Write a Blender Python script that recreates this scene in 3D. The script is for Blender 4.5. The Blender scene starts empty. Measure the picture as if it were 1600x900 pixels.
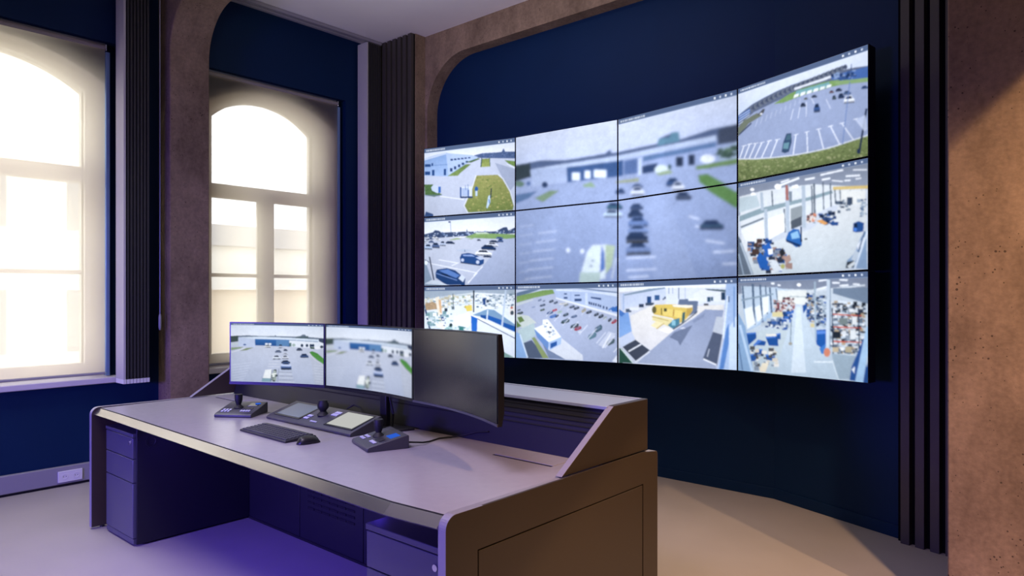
import bpy, bmesh, math, random
import numpy as np
from mathutils import Vector, Matrix

scene = bpy.context.scene
COL = scene.collection
random.seed(7)
PI = math.pi

# ------------------------------------------------------------------ materials
def srgb(c):
    """'#rrggbb' or 0-255 triple -> linear rgba"""
    if isinstance(c, str):
        c = c.lstrip('#'); c = tuple(int(c[i:i + 2], 16) for i in (0, 2, 4))
    out = []
    for v in c:
        v = v / 255.0
        out.append(v / 12.92 if v <= 0.04045 else ((v + 0.055) / 1.055) ** 2.4)
    return (out[0], out[1], out[2], 1.0)

def new_mat(name):
    m = bpy.data.materials.new(name); m.use_nodes = True
    nt = m.node_tree
    for n in list(nt.nodes):
        nt.nodes.remove(n)
    out = nt.nodes.new('ShaderNodeOutputMaterial')
    return m, nt, out

def mat(name, col, rough=0.5, metal=0.0, spec=0.5, noise=0.0, nscale=20.0, bump=0.0, bscale=200.0, coat=0.0):
    m, nt, out = new_mat(name)
    b = nt.nodes.new('ShaderNodeBsdfPrincipled')
    c = srgb(col) if not (isinstance(col, tuple) and len(col) == 4) else col
    b.inputs['Base Color'].default_value = c
    b.inputs['Roughness'].default_value = rough
    b.inputs['Metallic'].default_value = metal
    b.inputs['Specular IOR Level'].default_value = spec
    b.inputs['Coat Weight'].default_value = coat
    tc = nt.nodes.new('ShaderNodeTexCoord')
    if noise:
        n = nt.nodes.new('ShaderNodeTexNoise'); n.inputs['Scale'].default_value = nscale
        n.inputs['Detail'].default_value = 6
        r = nt.nodes.new('ShaderNodeMapRange')
        r.inputs['To Min'].default_value = 1 - noise; r.inputs['To Max'].default_value = 1 + noise
        r.inputs['From Min'].default_value = 0.25; r.inputs['From Max'].default_value = 0.75
        mx = nt.nodes.new('ShaderNodeMix'); mx.data_type = 'RGBA'; mx.blend_type = 'MULTIPLY'
        mx.inputs['Factor'].default_value = 1.0
        mx.inputs[6].default_value = c
        nt.links.new(tc.outputs['Object'], n.inputs['Vector'])
        nt.links.new(n.outputs['Fac'], r.inputs['Value'])
        nt.links.new(r.outputs['Result'], mx.inputs[7])
        nt.links.new(mx.outputs[2], b.inputs['Base Color'])
    if bump:
        n2 = nt.nodes.new('ShaderNodeTexNoise'); n2.inputs['Scale'].default_value = bscale
        bp = nt.nodes.new('ShaderNodeBump'); bp.inputs['Strength'].default_value = bump
        bp.inputs['Distance'].default_value = 0.002
        nt.links.new(tc.outputs['Object'], n2.inputs['Vector'])
        nt.links.new(n2.outputs['Fac'], bp.inputs['Height'])
        nt.links.new(bp.outputs['Normal'], b.inputs['Normal'])
    nt.links.new(b.outputs['BSDF'], out.inputs['Surface'])
    return m

def concrete(name, c1, c2, pore):
    m, nt, out = new_mat(name)
    b = nt.nodes.new('ShaderNodeBsdfPrincipled'); b.inputs['Roughness'].default_value = 0.85
    b.inputs['Specular IOR Level'].default_value = 0.25
    tc = nt.nodes.new('ShaderNodeTexCoord')
    n1 = nt.nodes.new('ShaderNodeTexNoise'); n1.inputs['Scale'].default_value = 2.6; n1.inputs['Detail'].default_value = 8
    n1.inputs['Roughness'].default_value = 0.68
    mp = nt.nodes.new('ShaderNodeMapping'); mp.inputs['Scale'].default_value = (1, 1, 0.55)
    cr = nt.nodes.new('ShaderNodeValToRGB')
    cr.color_ramp.elements[0].position = 0.33; cr.color_ramp.elements[0].color = srgb(c1)
    cr.color_ramp.elements[1].position = 0.68; cr.color_ramp.elements[1].color = srgb(c2)
    nf = nt.nodes.new('ShaderNodeTexNoise'); nf.inputs['Scale'].default_value = 45; nf.inputs['Detail'].default_value = 5
    rf = nt.nodes.new('ShaderNodeMapRange'); rf.inputs['To Min'].default_value = 0.82; rf.inputs['To Max'].default_value = 1.16
    rf.inputs['From Min'].default_value = 0.25; rf.inputs['From Max'].default_value = 0.75
    mx = nt.nodes.new('ShaderNodeMix'); mx.data_type = 'RGBA'; mx.blend_type = 'MULTIPLY'; mx.inputs['Factor'].default_value = 1
    # air holes: small scattered dark pits, thinned out by a second noise
    vo = nt.nodes.new('ShaderNodeTexVoronoi'); vo.inputs['Scale'].default_value = 44; vo.inputs['Randomness'].default_value = 1
    ns = nt.nodes.new('ShaderNodeTexNoise'); ns.inputs['Scale'].default_value = 9; ns.inputs['Detail'].default_value = 3
    th = nt.nodes.new('ShaderNodeMapRange'); th.inputs['From Min'].default_value = 0.40; th.inputs['From Max'].default_value = 0.72
    th.inputs['To Min'].default_value = 0.0; th.inputs['To Max'].default_value = 0.25
    lt = nt.nodes.new('ShaderNodeMath'); lt.operation = 'LESS_THAN'
    pm = nt.nodes.new('ShaderNodeMix'); pm.data_type = 'RGBA'; pm.inputs[7].default_value = srgb(pore)
    sc = nt.nodes.new('ShaderNodeMath'); sc.operation = 'MULTIPLY'; sc.inputs[1].default_value = 0.75
    L = nt.links.new
    L(tc.outputs['Object'], mp.inputs['Vector']); L(mp.outputs['Vector'], n1.inputs['Vector'])
    L(n1.outputs['Fac'], cr.inputs['Fac']); L(tc.outputs['Object'], nf.inputs['Vector']); L(nf.outputs['Fac'], rf.inputs['Value'])
    L(cr.outputs['Color'], mx.inputs[6]); L(rf.outputs['Result'], mx.inputs[7])
    L(tc.outputs['Object'], vo.inputs['Vector']); L(tc.outputs['Object'], ns.inputs['Vector']); L(ns.outputs['Fac'], th.inputs['Value'])
    L(vo.outputs['Distance'], lt.inputs[0]); L(th.outputs['Result'], lt.inputs[1])
    L(lt.outputs['Value'], sc.inputs[0]); L(sc.outputs['Value'], pm.inputs['Factor']); L(mx.outputs[2], pm.inputs[6])
    L(pm.outputs[2], b.inputs['Base Color'])
    bp = nt.nodes.new('ShaderNodeBump'); bp.inputs['Strength'].default_value = 0.35; bp.inputs['Distance'].default_value = 0.004
    ad = nt.nodes.new('ShaderNodeMath'); ad.operation = 'SUBTRACT'
    L(nf.outputs['Fac'], ad.inputs[0]); L(lt.outputs['Value'], ad.inputs[1]); L(ad.outputs['Value'], bp.inputs['Height'])
    L(bp.outputs['Normal'], b.inputs['Normal'])
    L(b.outputs['BSDF'], out.inputs['Surface'])
    return m

def fabric_mat(name, col, openness):
    """woven sunscreen cloth: part open weave, part light-scattering yarn"""
    m, nt, out = new_mat(name)
    tr = nt.nodes.new('ShaderNodeBsdfTransparent')
    tl = nt.nodes.new('ShaderNodeBsdfTranslucent'); tl.inputs['Color'].default_value = srgb(col)
    df = nt.nodes.new('ShaderNodeBsdfDiffuse'); df.inputs['Color'].default_value = srgb(col)
    m1 = nt.nodes.new('ShaderNodeMixShader'); m1.inputs['Fac'].default_value = 0.12
    m2 = nt.nodes.new('ShaderNodeMixShader'); m2.inputs['Fac'].default_value = 1 - openness
    L = nt.links.new
    L(tl.outputs[0], m1.inputs[1]); L(df.outputs[0], m1.inputs[2])
    L(tr.outputs[0], m2.inputs[1]); L(m1.outputs[0], m2.inputs[2]); L(m2.outputs[0], out.inputs['Surface'])
    return m

def glass_mat(name):
    m, nt, out = new_mat(name)
    tr = nt.nodes.new('ShaderNodeBsdfTransparent'); gl = nt.nodes.new('ShaderNodeBsdfGlossy'); gl.inputs['Roughness'].default_value = 0.02
    fr = nt.nodes.new('ShaderNodeFresnel'); fr.inputs['IOR'].default_value = 1.45
    mx = nt.nodes.new('ShaderNodeMixShader')
    L = nt.links.new
    L(fr.outputs[0], mx.inputs['Fac']); L(tr.outputs[0], mx.inputs[1]); L(gl.outputs[0], mx.inputs[2]); L(mx.outputs[0], out.inputs['Surface'])
    return m

def screen_mat(name, strength):
    """the lit picture of a display, stored as colours on the screen's own mesh"""
    m, nt, out = new_mat(name)
    at = nt.nodes.new('ShaderNodeAttribute'); at.attribute_name = 'picture'; at.attribute_type = 'GEOMETRY'
    em = nt.nodes.new('ShaderNodeEmission'); em.inputs['Strength'].default_value = strength
    nt.links.new(at.outputs['Color'], em.inputs['Color']); nt.links.new(em.outputs[0], out.inputs['Surface'])
    return m

def emit_mat(name, col, strength):
    m, nt, out = new_mat(name)
    em = nt.nodes.new('ShaderNodeEmission'); em.inputs['Color'].default_value = srgb(col); em.inputs['Strength'].default_value = strength
    nt.links.new(em.outputs[0], out.inputs['Surface'])
    return m

# ------------------------------------------------------------------ mesh helpers
class MB:
    def __init__(self):
        self.v = []; self.f = []
    def add(self, vs, fs):
        b = len(self.v)
        self.v += [tuple(p) for p in vs]
        self.f += [tuple(b + i for i in f) for f in fs]
        return self
    def box(self, lo, hi):
        x0, y0, z0 = lo; x1, y1, z1 = hi
        vs = [(x0, y0, z0), (x1, y0, z0), (x1, y1, z0), (x0, y1, z0), (x0, y0, z1), (x1, y0, z1), (x1, y1, z1), (x0, y1, z1)]
        return self.add(vs, [(3, 2, 1, 0), (4, 5, 6, 7), (0, 1, 5, 4), (1, 2, 6, 5), (2, 3, 7, 6), (3, 0, 4, 7)])
    def hexa(self, bottom, top):
        """eight corners: bottom ring and top ring, both counter-clockwise from above"""
        return self.add(list(bottom) + list(top), [(3, 2, 1, 0), (4, 5, 6, 7), (0, 1, 5, 4), (1, 2, 6, 5), (2, 3, 7, 6), (3, 0, 4, 7)])
    def prism(self, pts, axis, lo, hi):
        """2-D outline extruded along axis 0/1/2; outline coords are the other two axes in order"""
        n = len(pts)
        def p3(p, t):
            q = list(p); q.insert(axis, t); return tuple(q)
        vs = [p3(p, lo) for p in pts] + [p3(p, hi) for p in pts]
        fs = [tuple(range(n))[::-1], tuple(range(n, 2 * n))] + [(i, (i + 1) % n, n + (i + 1) % n, n + i) for i in range(n)]
        return self.add(vs, fs)
    def tube(self, pts, r, n=10, closed=False):
        pts = [Vector(p) for p in pts]; k = len(pts); rings = []
        up = Vector((0, 0, 1))
        for i, p in enumerate(pts):
            a = pts[max(i - 1, 0)]; c = pts[min(i + 1, k - 1)]
            t = (c - a).normalized()
            s = t.cross(up)
            if s.length < 1e-3:
                s = t.cross(Vector((0, 1, 0)))
            s.normalize(); w = s.cross(t).normalized()
            rr = r[i] if isinstance(r, (list, tuple)) else r
            rings.append([p + (s * math.cos(2 * PI * j / n) + w * math.sin(2 * PI * j / n)) * rr for j in range(n)])
        vs = [q for ring in rings for q in ring]; fs = []
        for i in range(k - 1):
            for j in range(n):
                fs.append((i * n + j, i * n + (j + 1) % n, (i + 1) * n + (j + 1) % n, (i + 1) * n + j))
        fs.append(tuple(range(n))[::-1]); fs.append(tuple((k - 1) * n + j for j in range(n)))
        return self.add(vs, fs)
    def lathe(self, prof, c=(0, 0, 0), n=24, axis=2):
        """profile [(radius, height)] about a vertical (or other) axis through c"""
        vs = []; k = len(prof)
        for r, h in prof:
            for j in range(n):
                a = 2 * PI * j / n; q = [r * math.cos(a), r * math.sin(a)]; q.insert(axis, h)
                vs.append((c[0] + q[0], c[1] + q[1], c[2] + q[2]))
        fs = [(i * n + j, i * n + (j + 1) % n, (i + 1) * n + (j + 1) % n, (i + 1) * n + j) for i in range(k - 1) for j in range(n)]
        fs.append(tuple(range(n))[::-1]); fs.append(tuple((k - 1) * n + j for j in range(n)))
        return self.add(vs, fs)

def build(name, mb, m, parent=None, bevel=0.0, seg=2, smooth=False, world=True):
    """link ONE mesh object; coordinates are world ones unless world=False (then local to the parent)"""
    me = bpy.data.meshes.new(name)
    off = Vector((0, 0, 0))
    if parent is not None and world:
        p = parent
        while p is not None:
            off += p.location; p = p.parent
    me.from_pydata([tuple(Vector(v) - off) for v in mb.v], [], mb.f)
    bm = bmesh.new(); bm.from_mesh(me); bmesh.ops.recalc_face_normals(bm, faces=bm.faces); bm.to_mesh(me); bm.free()
    me.materials.append(m)
    o = bpy.data.objects.new(name, me); COL.objects.link(o)
    if parent is not None:
        o.parent = parent
    if bevel:
        md = o.modifiers.new('edge', 'BEVEL'); md.width = bevel; md.segments = seg; md.limit_method = 'ANGLE'; md.angle_limit = math.radians(40)
    if smooth or bevel:
        me.shade_smooth()
        if bevel or smooth == 'auto':
            try:
                me.set_sharp_from_angle(angle=math.radians(45))
            except Exception:
                pass
    return o

def tag(o, label=None, cat=None, group=None, kind=None):
    if label: o['label'] = label
    if cat: o['category'] = cat
    if group: o['group'] = group
    if kind: o['kind'] = kind
    return o

def thing(name, label, cat, loc=(0, 0, 0), rotz=0.0, group=None, kind=None):
    o = bpy.data.objects.new(name, None); COL.objects.link(o)
    o.location = loc; o.rotation_euler = (0, 0, rotz); o.empty_display_size = 0.1
    return tag(o, label, cat, group, kind)

def struct(name, mb, m, label=None, parent=None, **kw):
    o = build(name, mb, m, parent, **kw)
    if parent is None:
        o['kind'] = 'structure'
        if label: o['label'] = label
    return o

# ------------------------------------------------------------------ pictures on the displays
def _lin(c):
    return np.array(srgb(c)[:3])

class Pic:
    """A small flat picture painted with polygons; quad = its corners (TL TR BR BL) in the drawing's own units."""
    def __init__(self, quad, W=380, H=290):
        self.W, self.H = W, H
        self.a = np.zeros((H, W, 3)) + 0.2
        A = []; bvec = []
        for (x, y), (u, v) in zip(quad, [(0, 0), (1, 0), (1, 1), (0, 1)]):
            A.append([x, y, 1, 0, 0, 0, -u * x, -u * y]); bvec.append(u)
            A.append([0, 0, 0, x, y, 1, -v * x, -v * y]); bvec.append(v)
        h = np.linalg.solve(np.array(A, float), np.array(bvec, float))
        self.Hm = np.append(h, 1).reshape(3, 3)
        self.rng = np.random.default_rng(5)
    def uv(self, pts):
        p = np.array([(x, y, 1.0) for x, y in pts]) @ self.Hm.T
        return p[:, :2] / p[:, 2:3]
    def mask(self, uv):
        X = uv[:, 0] * self.W; Y = uv[:, 1] * self.H
        x0, x1 = max(int(X.min()) - 1, 0), min(int(X.max()) + 2, self.W)
        y0, y1 = max(int(Y.min()) - 1, 0), min(int(Y.max()) + 2, self.H)
        if x1 <= x0 or y1 <= y0:
            return None
        gx, gy = np.meshgrid(np.arange(x0, x1) + .5, np.arange(y0, y1) + .5)
        ins = np.zeros(gx.shape, bool); n = len(X)
        for i in range(n):
            j = (i + 1) % n
            if Y[i] == Y[j]:
                continue
            c = (Y[i] > gy) != (Y[j] > gy)
            xs = (X[j] - X[i]) * (gy - Y[i]) / (Y[j] - Y[i]) + X[i]
            ins ^= c & (gx < xs)
        return slice(y0, y1), slice(x0, x1), ins
    def fill(self, uv, c, c2=None, alpha=1.0, noise=0.0):
        k = self.mask(uv)
        if k is None:
            return
        ys, xs, ins = k
        reg = self.a[ys, xs]
        col = np.broadcast_to(_lin(c), reg.shape).copy()
        if c2 is not None:
            t = np.linspace(0, 1, reg.shape[0])[:, None, None]
            col = _lin(c) * (1 - t) + _lin(c2) * t + 0 * reg
        if noise:
            g = self.rng.normal(0, noise, reg.shape[:2])
            g = (g + np.roll(g, 1, 0) + np.roll(g, 1, 1)) / 1.7
            col = col * (1 + g[..., None])
        reg[ins] = reg[ins] * (1 - alpha) + np.clip(col[ins], 0, 1.2) * alpha
    def poly(self, pts, c, c2=None, alpha=1.0, noise=0.0):
        self.fill(self.uv(pts), c, c2, alpha, noise)
    def rect(self, x0, y0, x1, y1, c, c2=None, alpha=1.0, noise=0.0):
        self.poly([(x0, y0), (x1, y0), (x1, y1), (x0, y1)], c, c2, alpha, noise)
    def line(self, x0, y0, x1, y1, w, c, alpha=1.0):
        d = math.hypot(x1 - x0, y1 - y0) or 1; nx, ny = -(y1 - y0) / d * w / 2, (x1 - x0) / d * w / 2
        self.poly([(x0 + nx, y0 + ny), (x1 + nx, y1 + ny), (x1 - nx, y1 - ny), (x0 - nx, y0 - ny)], c, None, alpha)
    def path(self, pts, w, c, alpha=1.0):
        for a, b in zip(pts, pts[1:]):
            self.line(a[0], a[1], b[0], b[1], w, c, alpha)
    def ell(self, cx, cy, rx, ry, c, alpha=1.0, rot=0.0):
        cr, sr = math.cos(rot), math.sin(rot)
        self.poly([(cx + rx * math.cos(t) * cr - ry * math.sin(t) * sr, cy + rx * math.cos(t) * sr + ry * math.sin(t) * cr)
                   for t in np.linspace(0, 2 * PI, 20)[:-1]], c, None, alpha)
    def car(self, cx, cy, w, h, c, slope=0.0, glass='#2a3550', shade='#3a3f52'):
        s = slope
        q = lambda pts: [(cx + x * w / 2, cy + y * h / 2 + x * w / 2 * s) for x, y in pts]
        self.poly(q([(-1, .55), (1, .55), (.95, 1), (-.9, 1)]), shade, None, .8)
        self.poly(q([(-1, .75), (-1, 0), (-.85, -.2), (-.55, -.95), (.4, -1), (.72, -.2), (.98, 0), (1, .75)]), c)
        self.poly(q([(-.72, -.15), (-.48, -.8), (.33, -.85), (.6, -.15)]), glass)
        self.poly(q([(-.9, .45), (.9, .45), (.9, .7), (-.9, .7)]), shade, None, .7)
    def clutter(self, pts, cols, n, smin, smax):
        """many small goods scattered inside a polygon"""
        pts = np.array(pts, float)
        lo, hi = pts.min(0), pts.max(0); k = 0; tries = 0
        while k < n and tries < n * 20:
            tries += 1
            x, y = lo + (hi - lo) * self.rng.random(2)
            ins = False; m = len(pts)
            for i in range(m):
                j = (i + 1) % m
                if (pts[i, 1] > y) != (pts[j, 1] > y) and x < (pts[j, 0] - pts[i, 0]) * (y - pts[i, 1]) / (pts[j, 1] - pts[i, 1]) + pts[i, 0]:
                    ins = not ins
            if not ins:
                continue
            k += 1
            w = smin + (smax - smin) * self.rng.random(); h = w * (.4 + .6 * self.rng.random())
            self.rect(x - w / 2, y - h / 2, x + w / 2, y + h / 2, cols[int(self.rng.integers(len(cols)))])
    def grain(self, amp, cells):
        """fine camera-picture texture: smooth random mottling of the brightness"""
        for c in cells:
            gh, gw = max(2, int(c * self.H / self.W)) + 1, c + 1
            g = self.rng.normal(0, 1, (gh, gw))
            y = np.linspace(0, gh - 1.001, self.H); x = np.linspace(0, gw - 1.001, self.W)
            yi, xi = y.astype(int), x.astype(int); fy, fx = (y - yi)[:, None], (x - xi)[None, :]
            a = g[yi][:, xi] * (1 - fy) * (1 - fx) + g[yi][:, xi + 1] * (1 - fy) * fx + g[yi + 1][:, xi] * fy * (1 - fx) + g[yi + 1][:, xi + 1] * fy * fx
            self.a = np.clip(self.a * (1 + amp * a[..., None]), 0, 1.2)
    def tone(self, tint, contrast=1.0, pivot=.5):
        """camera colour response"""
        self.a = np.clip((np.clip(self.a, 0, 2) / pivot) ** contrast * pivot, 0, 1.15) * np.array(tint)
    def soften(self, r):
        """out-of-focus picture: three box passes"""
        for _ in range(3):
            for ax in (0, 1):
                k = 2 * r + 1
                p = np.pad(self.a, [(r, r) if i == ax else (0, 0) for i in range(3)], mode='edge')
                cs = np.cumsum(p, axis=ax); z = np.zeros_like(np.take(cs, [0], axis=ax))
                cs = np.concatenate([z, cs], axis=ax)
                n = self.a.shape[ax]
                self.a = (np.take(cs, range(k, k + n), axis=ax) - np.take(cs, range(0, n), axis=ax)) / k
    def ubox(self, u0, v0, u1, v1, c, alpha=1.0):
        self.fill(np.array([(u0, v0), (u1, v0), (u1, v1), (u0, v1)]), c, None, alpha)
    def header(self, u0=0.0, u1=1.0, v1=0.062, seed=1):
        """slate caption strip with its row of tiny marks and status icons"""
        rg = np.random.default_rng(seed); U = u1 - u0
        self.ubox(u0, 0, u1, v1, '#56688c')
        self.ubox(u0, v1 * .88, u1, v1, '#7d8fb0')
        u = u0 + .02 * U
        while u < u0 + .24 * U:
            w = (.006 + .012 * rg.random()) * U
            self.ubox(u, v1 * .3, u + w, v1 * .72, '#b9c4d8'); u += w + .005 * U
        for k in range(4):
            a = u0 + (.83 + .042 * k) * U
            self.ubox(a, v1 * .34, a + .012 * U, v1 * .70, '#dde5f2' if k % 2 == 0 else '#b9c6de')
# ------------------------------------------------------------------ the pictures themselves
def finish(p, amp=.055):
    p.grain(amp * .35, (9, 40, 110)); p.soften(1) if amp > .04 else None
    p.grain(amp * .3, (190,))
    l = p.a @ np.array([.25, .6, .15])
    p.a = l[..., None] * .12 + p.a * .88
    cool = p.a[..., 2] > p.a[..., 0] * 1.05
    g = .74 * p.a[..., 0] + .26 * p.a[..., 2]
    p.a[..., 1] = np.where(cool, np.maximum(p.a[..., 1], g), p.a[..., 1])
    yy, xx = np.mgrid[0:p.H, 0:p.W]
    r2 = ((xx / p.W - .5) ** 2 + (yy / p.H - .5) ** 2) * 2
    p.a *= (1.05 - .24 * r2)[..., None]
    p.tone((.965, 1.0, 1.085), 1.12, .6)

def pic_yard():
    p = Pic([(75, 200), (960, 100), (960, 800), (75, 850)])
    p.rect(0, 0, 1000, 900, '#ccd2e6', '#c3c9de')
    p.poly([(60, 180), (1000, 60), (1000, 270), (60, 330)], '#dde6f8', '#f4f6fd')
    p.poly([(560, 265), (640, 245), (760, 240), (830, 235), (850, 200), (866, 232), (970, 232), (970, 300), (560, 290)], '#5a6f9c')
    p.clutter([(570, 255), (960, 235), (960, 295), (570, 280)], ['#45598a', '#6f84ad', '#566a90'], 60, 8, 18)
    p.poly([(75, 290), (170, 262), (285, 235), (310, 245), (540, 262), (600, 285), (480, 345), (300, 465), (75, 455)], '#8fb0e2', '#a9c3ea')
    p.poly([(285, 240), (540, 262), (600, 282), (480, 335), (310, 455)], '#b9cdee')
    p.poly([(75, 290), (285, 235), (290, 250), (75, 310)], '#cfdcf3')
    p.line(80, 362, 300, 350, 5, '#6d8fc4'); 
    for i in range(6):
        x = 330 + i * 34; p.rect(x, 296 - i * 3, x + 24, 314 - i * 4, '#3d5687')
    for i in range(5):
        x = 325 + i * 38; y = 385 - i * 17; p.rect(x, y, x + 24, y + 34 - i * 4, '#34507f')
    for x, y, w, h in [(80, 345, 55, 26), (145, 335, 14, 28), (80, 415, 52, 34), (150, 400, 24, 56), (263, 392, 24, 62)]:
        p.rect(x, y, x + w, y + h, '#2d5390')
    p.poly([(300, 462), (478, 350), (530, 350), (430, 430), (400, 460)], '#6f8a4c', '#88a05c', noise=.15)
    p.poly([(480, 330), (600, 292), (620, 300), (530, 335)], '#5f7c52', noise=.2)
    p.poly([(620, 380), (640, 300), (710, 296), (720, 375)], '#8d9d52', '#a3ad62', noise=.2)
    p.line(628, 378, 636, 290, 10, '#385a52'); p.line(716, 372, 712, 290, 7, '#4f6c4c')
    p.poly([(860, 315), (960, 325), (960, 380), (900, 350)], '#7d9a55', noise=.15)
    p.poly([(880, 345), (965, 385), (965, 400), (880, 352)], '#e6ebf6')
    p.poly([(765, 340), (960, 400), (960, 560), (905, 620)], '#aab1cc')
    p.poly([(585, 460), (790, 455), (840, 500), (910, 620), (950, 760), (940, 800), (500, 815), (465, 750), (540, 580)], '#a6a562', '#7f8f4c', noise=.12)
    p.clutter([(585, 460), (790, 455), (910, 620), (940, 790), (510, 810), (545, 580)], ['#97a058', '#b3ad6c', '#7c8d4b'], 120, 8, 22)
    p.path([(580, 455), (540, 580), (462, 750), (500, 820)], 10, '#e3e6ef')
    p.path([(795, 452), (845, 495), (915, 620), (960, 760)], 9, '#dfe4f0')
    p.poly([(75, 540), (160, 540), (180, 600), (250, 640), (170, 660), (80, 640)], '#5c7d4c', noise=.25)
    p.poly([(140, 570), (160, 545), (215, 560), (235, 560), (235, 620), (200, 625), (150, 600)], '#c9d6ee')
    p.rect(210, 562, 236, 622, '#3c70c0'); p.rect(80, 640, 245, 655, '#7e8dae', alpha=.5)
    p.line(225, 655, 460, 690, 8, '#eef1f8')
    p.rect(430, 565, 540, 660, '#dbe3f4'); p.rect(440, 580, 500, 655, '#b3c4e4')
    p.line(430, 570, 430, 672, 14, '#2453a4'); p.line(505, 595, 505, 670, 12, '#2453a4'); p.rect(425, 660, 545, 676, '#23406f')
    p.line(475, 548, 478, 600, 6, '#7a93c4'); p.line(500, 545, 503, 600, 6, '#7a93c4')
    p.ell(583, 590, 17, 24, '#2b65ab'); p.rect(574, 608, 592, 658, '#c4d8ef')
    p.line(730, 585, 722, 680, 10, '#1d2f4e'); p.poly([(680, 770), (700, 660), (716, 650), (720, 720), (690, 780)], '#c6dcf0')
    p.line(705, 690, 712, 730, 9, '#3f7cc2')
    p.poly([(70, 860), (90, 800), (160, 825), (165, 860)], '#3f5b8c')
    finish(p)
    p.header(seed=1); return p

def pic_carpark():
    p = Pic([(85, 85), (1070, 20), (1070, 815), (85, 825)])
    p.rect(0, 0, 1120, 900, '#c9cadf', '#bfc2da')
    p.poly([(60, 60), (1100, 0), (1100, 300), (60, 300)], '#e3ebfa', '#f7f8fd')
    p.poly([(85, 262), (180, 240), (200, 218), (245, 225), (270, 245), (420, 240), (540, 236), (548, 205), (556, 236), (700, 238), (860, 235), (950, 190), (985, 190), (1000, 228), (1070, 195), (1070, 262), (85, 310)], '#46587c')
    p.clutter([(90, 255), (540, 240), (1065, 225), (1065, 262), (90, 300)], ['#5e749f', '#38496d', '#8ba0c4', '#c8d4ea'], 90, 8, 22)
    p.poly([(520, 300), (640, 255), (870, 262), (1070, 270), (1070, 320), (860, 318), (560, 305)], '#90b06e', '#7ea362', noise=.1)
    p.poly([(640, 248), (760, 244), (800, 262), (650, 264)], '#c5d8c0')
    p.poly([(350, 325), (440, 303), (500, 318), (380, 330)], '#a6b98c'); p.poly([(545, 318), (640, 302), (600, 322)], '#9cb583')
    p.poly([(880, 330), (1070, 310), (1070, 820), (560, 820), (660, 690), (820, 500)], '#b2b8d6', '#a6aed0')
    p.line(368, 130, 374, 245, 5, '#7286ad'); p.rect(345, 122, 372, 138, '#47587c')
    for i, (x, y) in enumerate([(120, 330), (150, 310), (200, 300), (110, 300), (160, 345), (230, 322), (90, 350)]):
        p.car(x, y, 60, 26, ['#dfe6f4', '#6c7fa8', '#f2f5fb'][i % 3])
    for x, y, w, h, c in [(128, 400, 86, 62, '#b9cbe8'), (210, 385, 84, 62, '#5c719c'), (285, 365, 66, 56, '#c2cfe8'), (365, 355, 100, 30, '#233463'),
                          (678, 330, 44, 18, '#3c4763'), (842, 346, 100, 26, '#2c3c66'), (915, 336, 60, 40, '#46629c'), (905, 308, 80, 24, '#5a79b0'),
                          (825, 380, 130, 44, '#e9edf7'), (785, 412, 160, 58, '#24386e'), (730, 470, 180, 66, '#f1f4fb'), (770, 510, 90, 24, '#3a4770')]:
        p.car(x, y, w, h, c, .05)
    p.poly([(430, 440), (520, 428), (620, 445), (520, 462)], '#b8c6da'); p.line(524, 436, 526, 460, 6, '#53648c')
    p.poly([(470, 520), (490, 480), (560, 470), (610, 480), (690, 515), (735, 545), (730, 590), (700, 605), (480, 570)], '#2b4d90')
    p.poly([(500, 490), (600, 488), (640, 512), (510, 505)], '#8ea8d8'); p.poly([(640, 520), (700, 512), (730, 540), (690, 550)], '#bccbe6')
    p.ell(500, 548, 17, 18, '#c7d2ea'); p.ell(665, 572, 19, 20, '#c7d2ea'); p.poly([(480, 570), (700, 605), (690, 612), (475, 580)], '#3f4566')
    for q in [((240, 542), (450, 580)), ((160, 585), (660, 690)), ((380, 610), (460, 575)), ((560, 800), (660, 690)), ((620, 720), (720, 620))]:
        p.line(q[0][0], q[0][1], q[1][0], q[1][1], 9, '#eceff8')
    p.poly([(205, 690), (220, 650), (330, 635), (420, 660), (480, 710), (530, 740), (525, 820), (320, 818), (210, 740)], '#26437f')
    p.poly([(240, 660), (340, 648), (470, 715), (430, 745), (300, 690)], '#5f86c6'); p.poly([(260, 690), (330, 700), (380, 740), (280, 715)], '#1c2c55')
    p.poly([(455, 750), (490, 705), (530, 740), (505, 790)], '#d4deef'); p.line(210, 690, 440, 770, 8, '#7f9fd6')
    p.poly([(85, 560), (130, 590), (110, 600), (170, 770), (330, 825), (85, 825)], '#8ea0b6'); p.poly([(85, 805), (160, 765), (230, 770), (350, 825)], '#cfd9e6')
    p.line(140, 510, 188, 765, 12, '#27344f'); p.line(90, 540, 140, 570, 8, '#303f60'); p.ell(105, 575, 18, 24, '#e8f0f4')
    p.line(560, 800, 580, 775, 12, '#f0f3fa')
    finish(p)
    p.header(seed=2); return p

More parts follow.
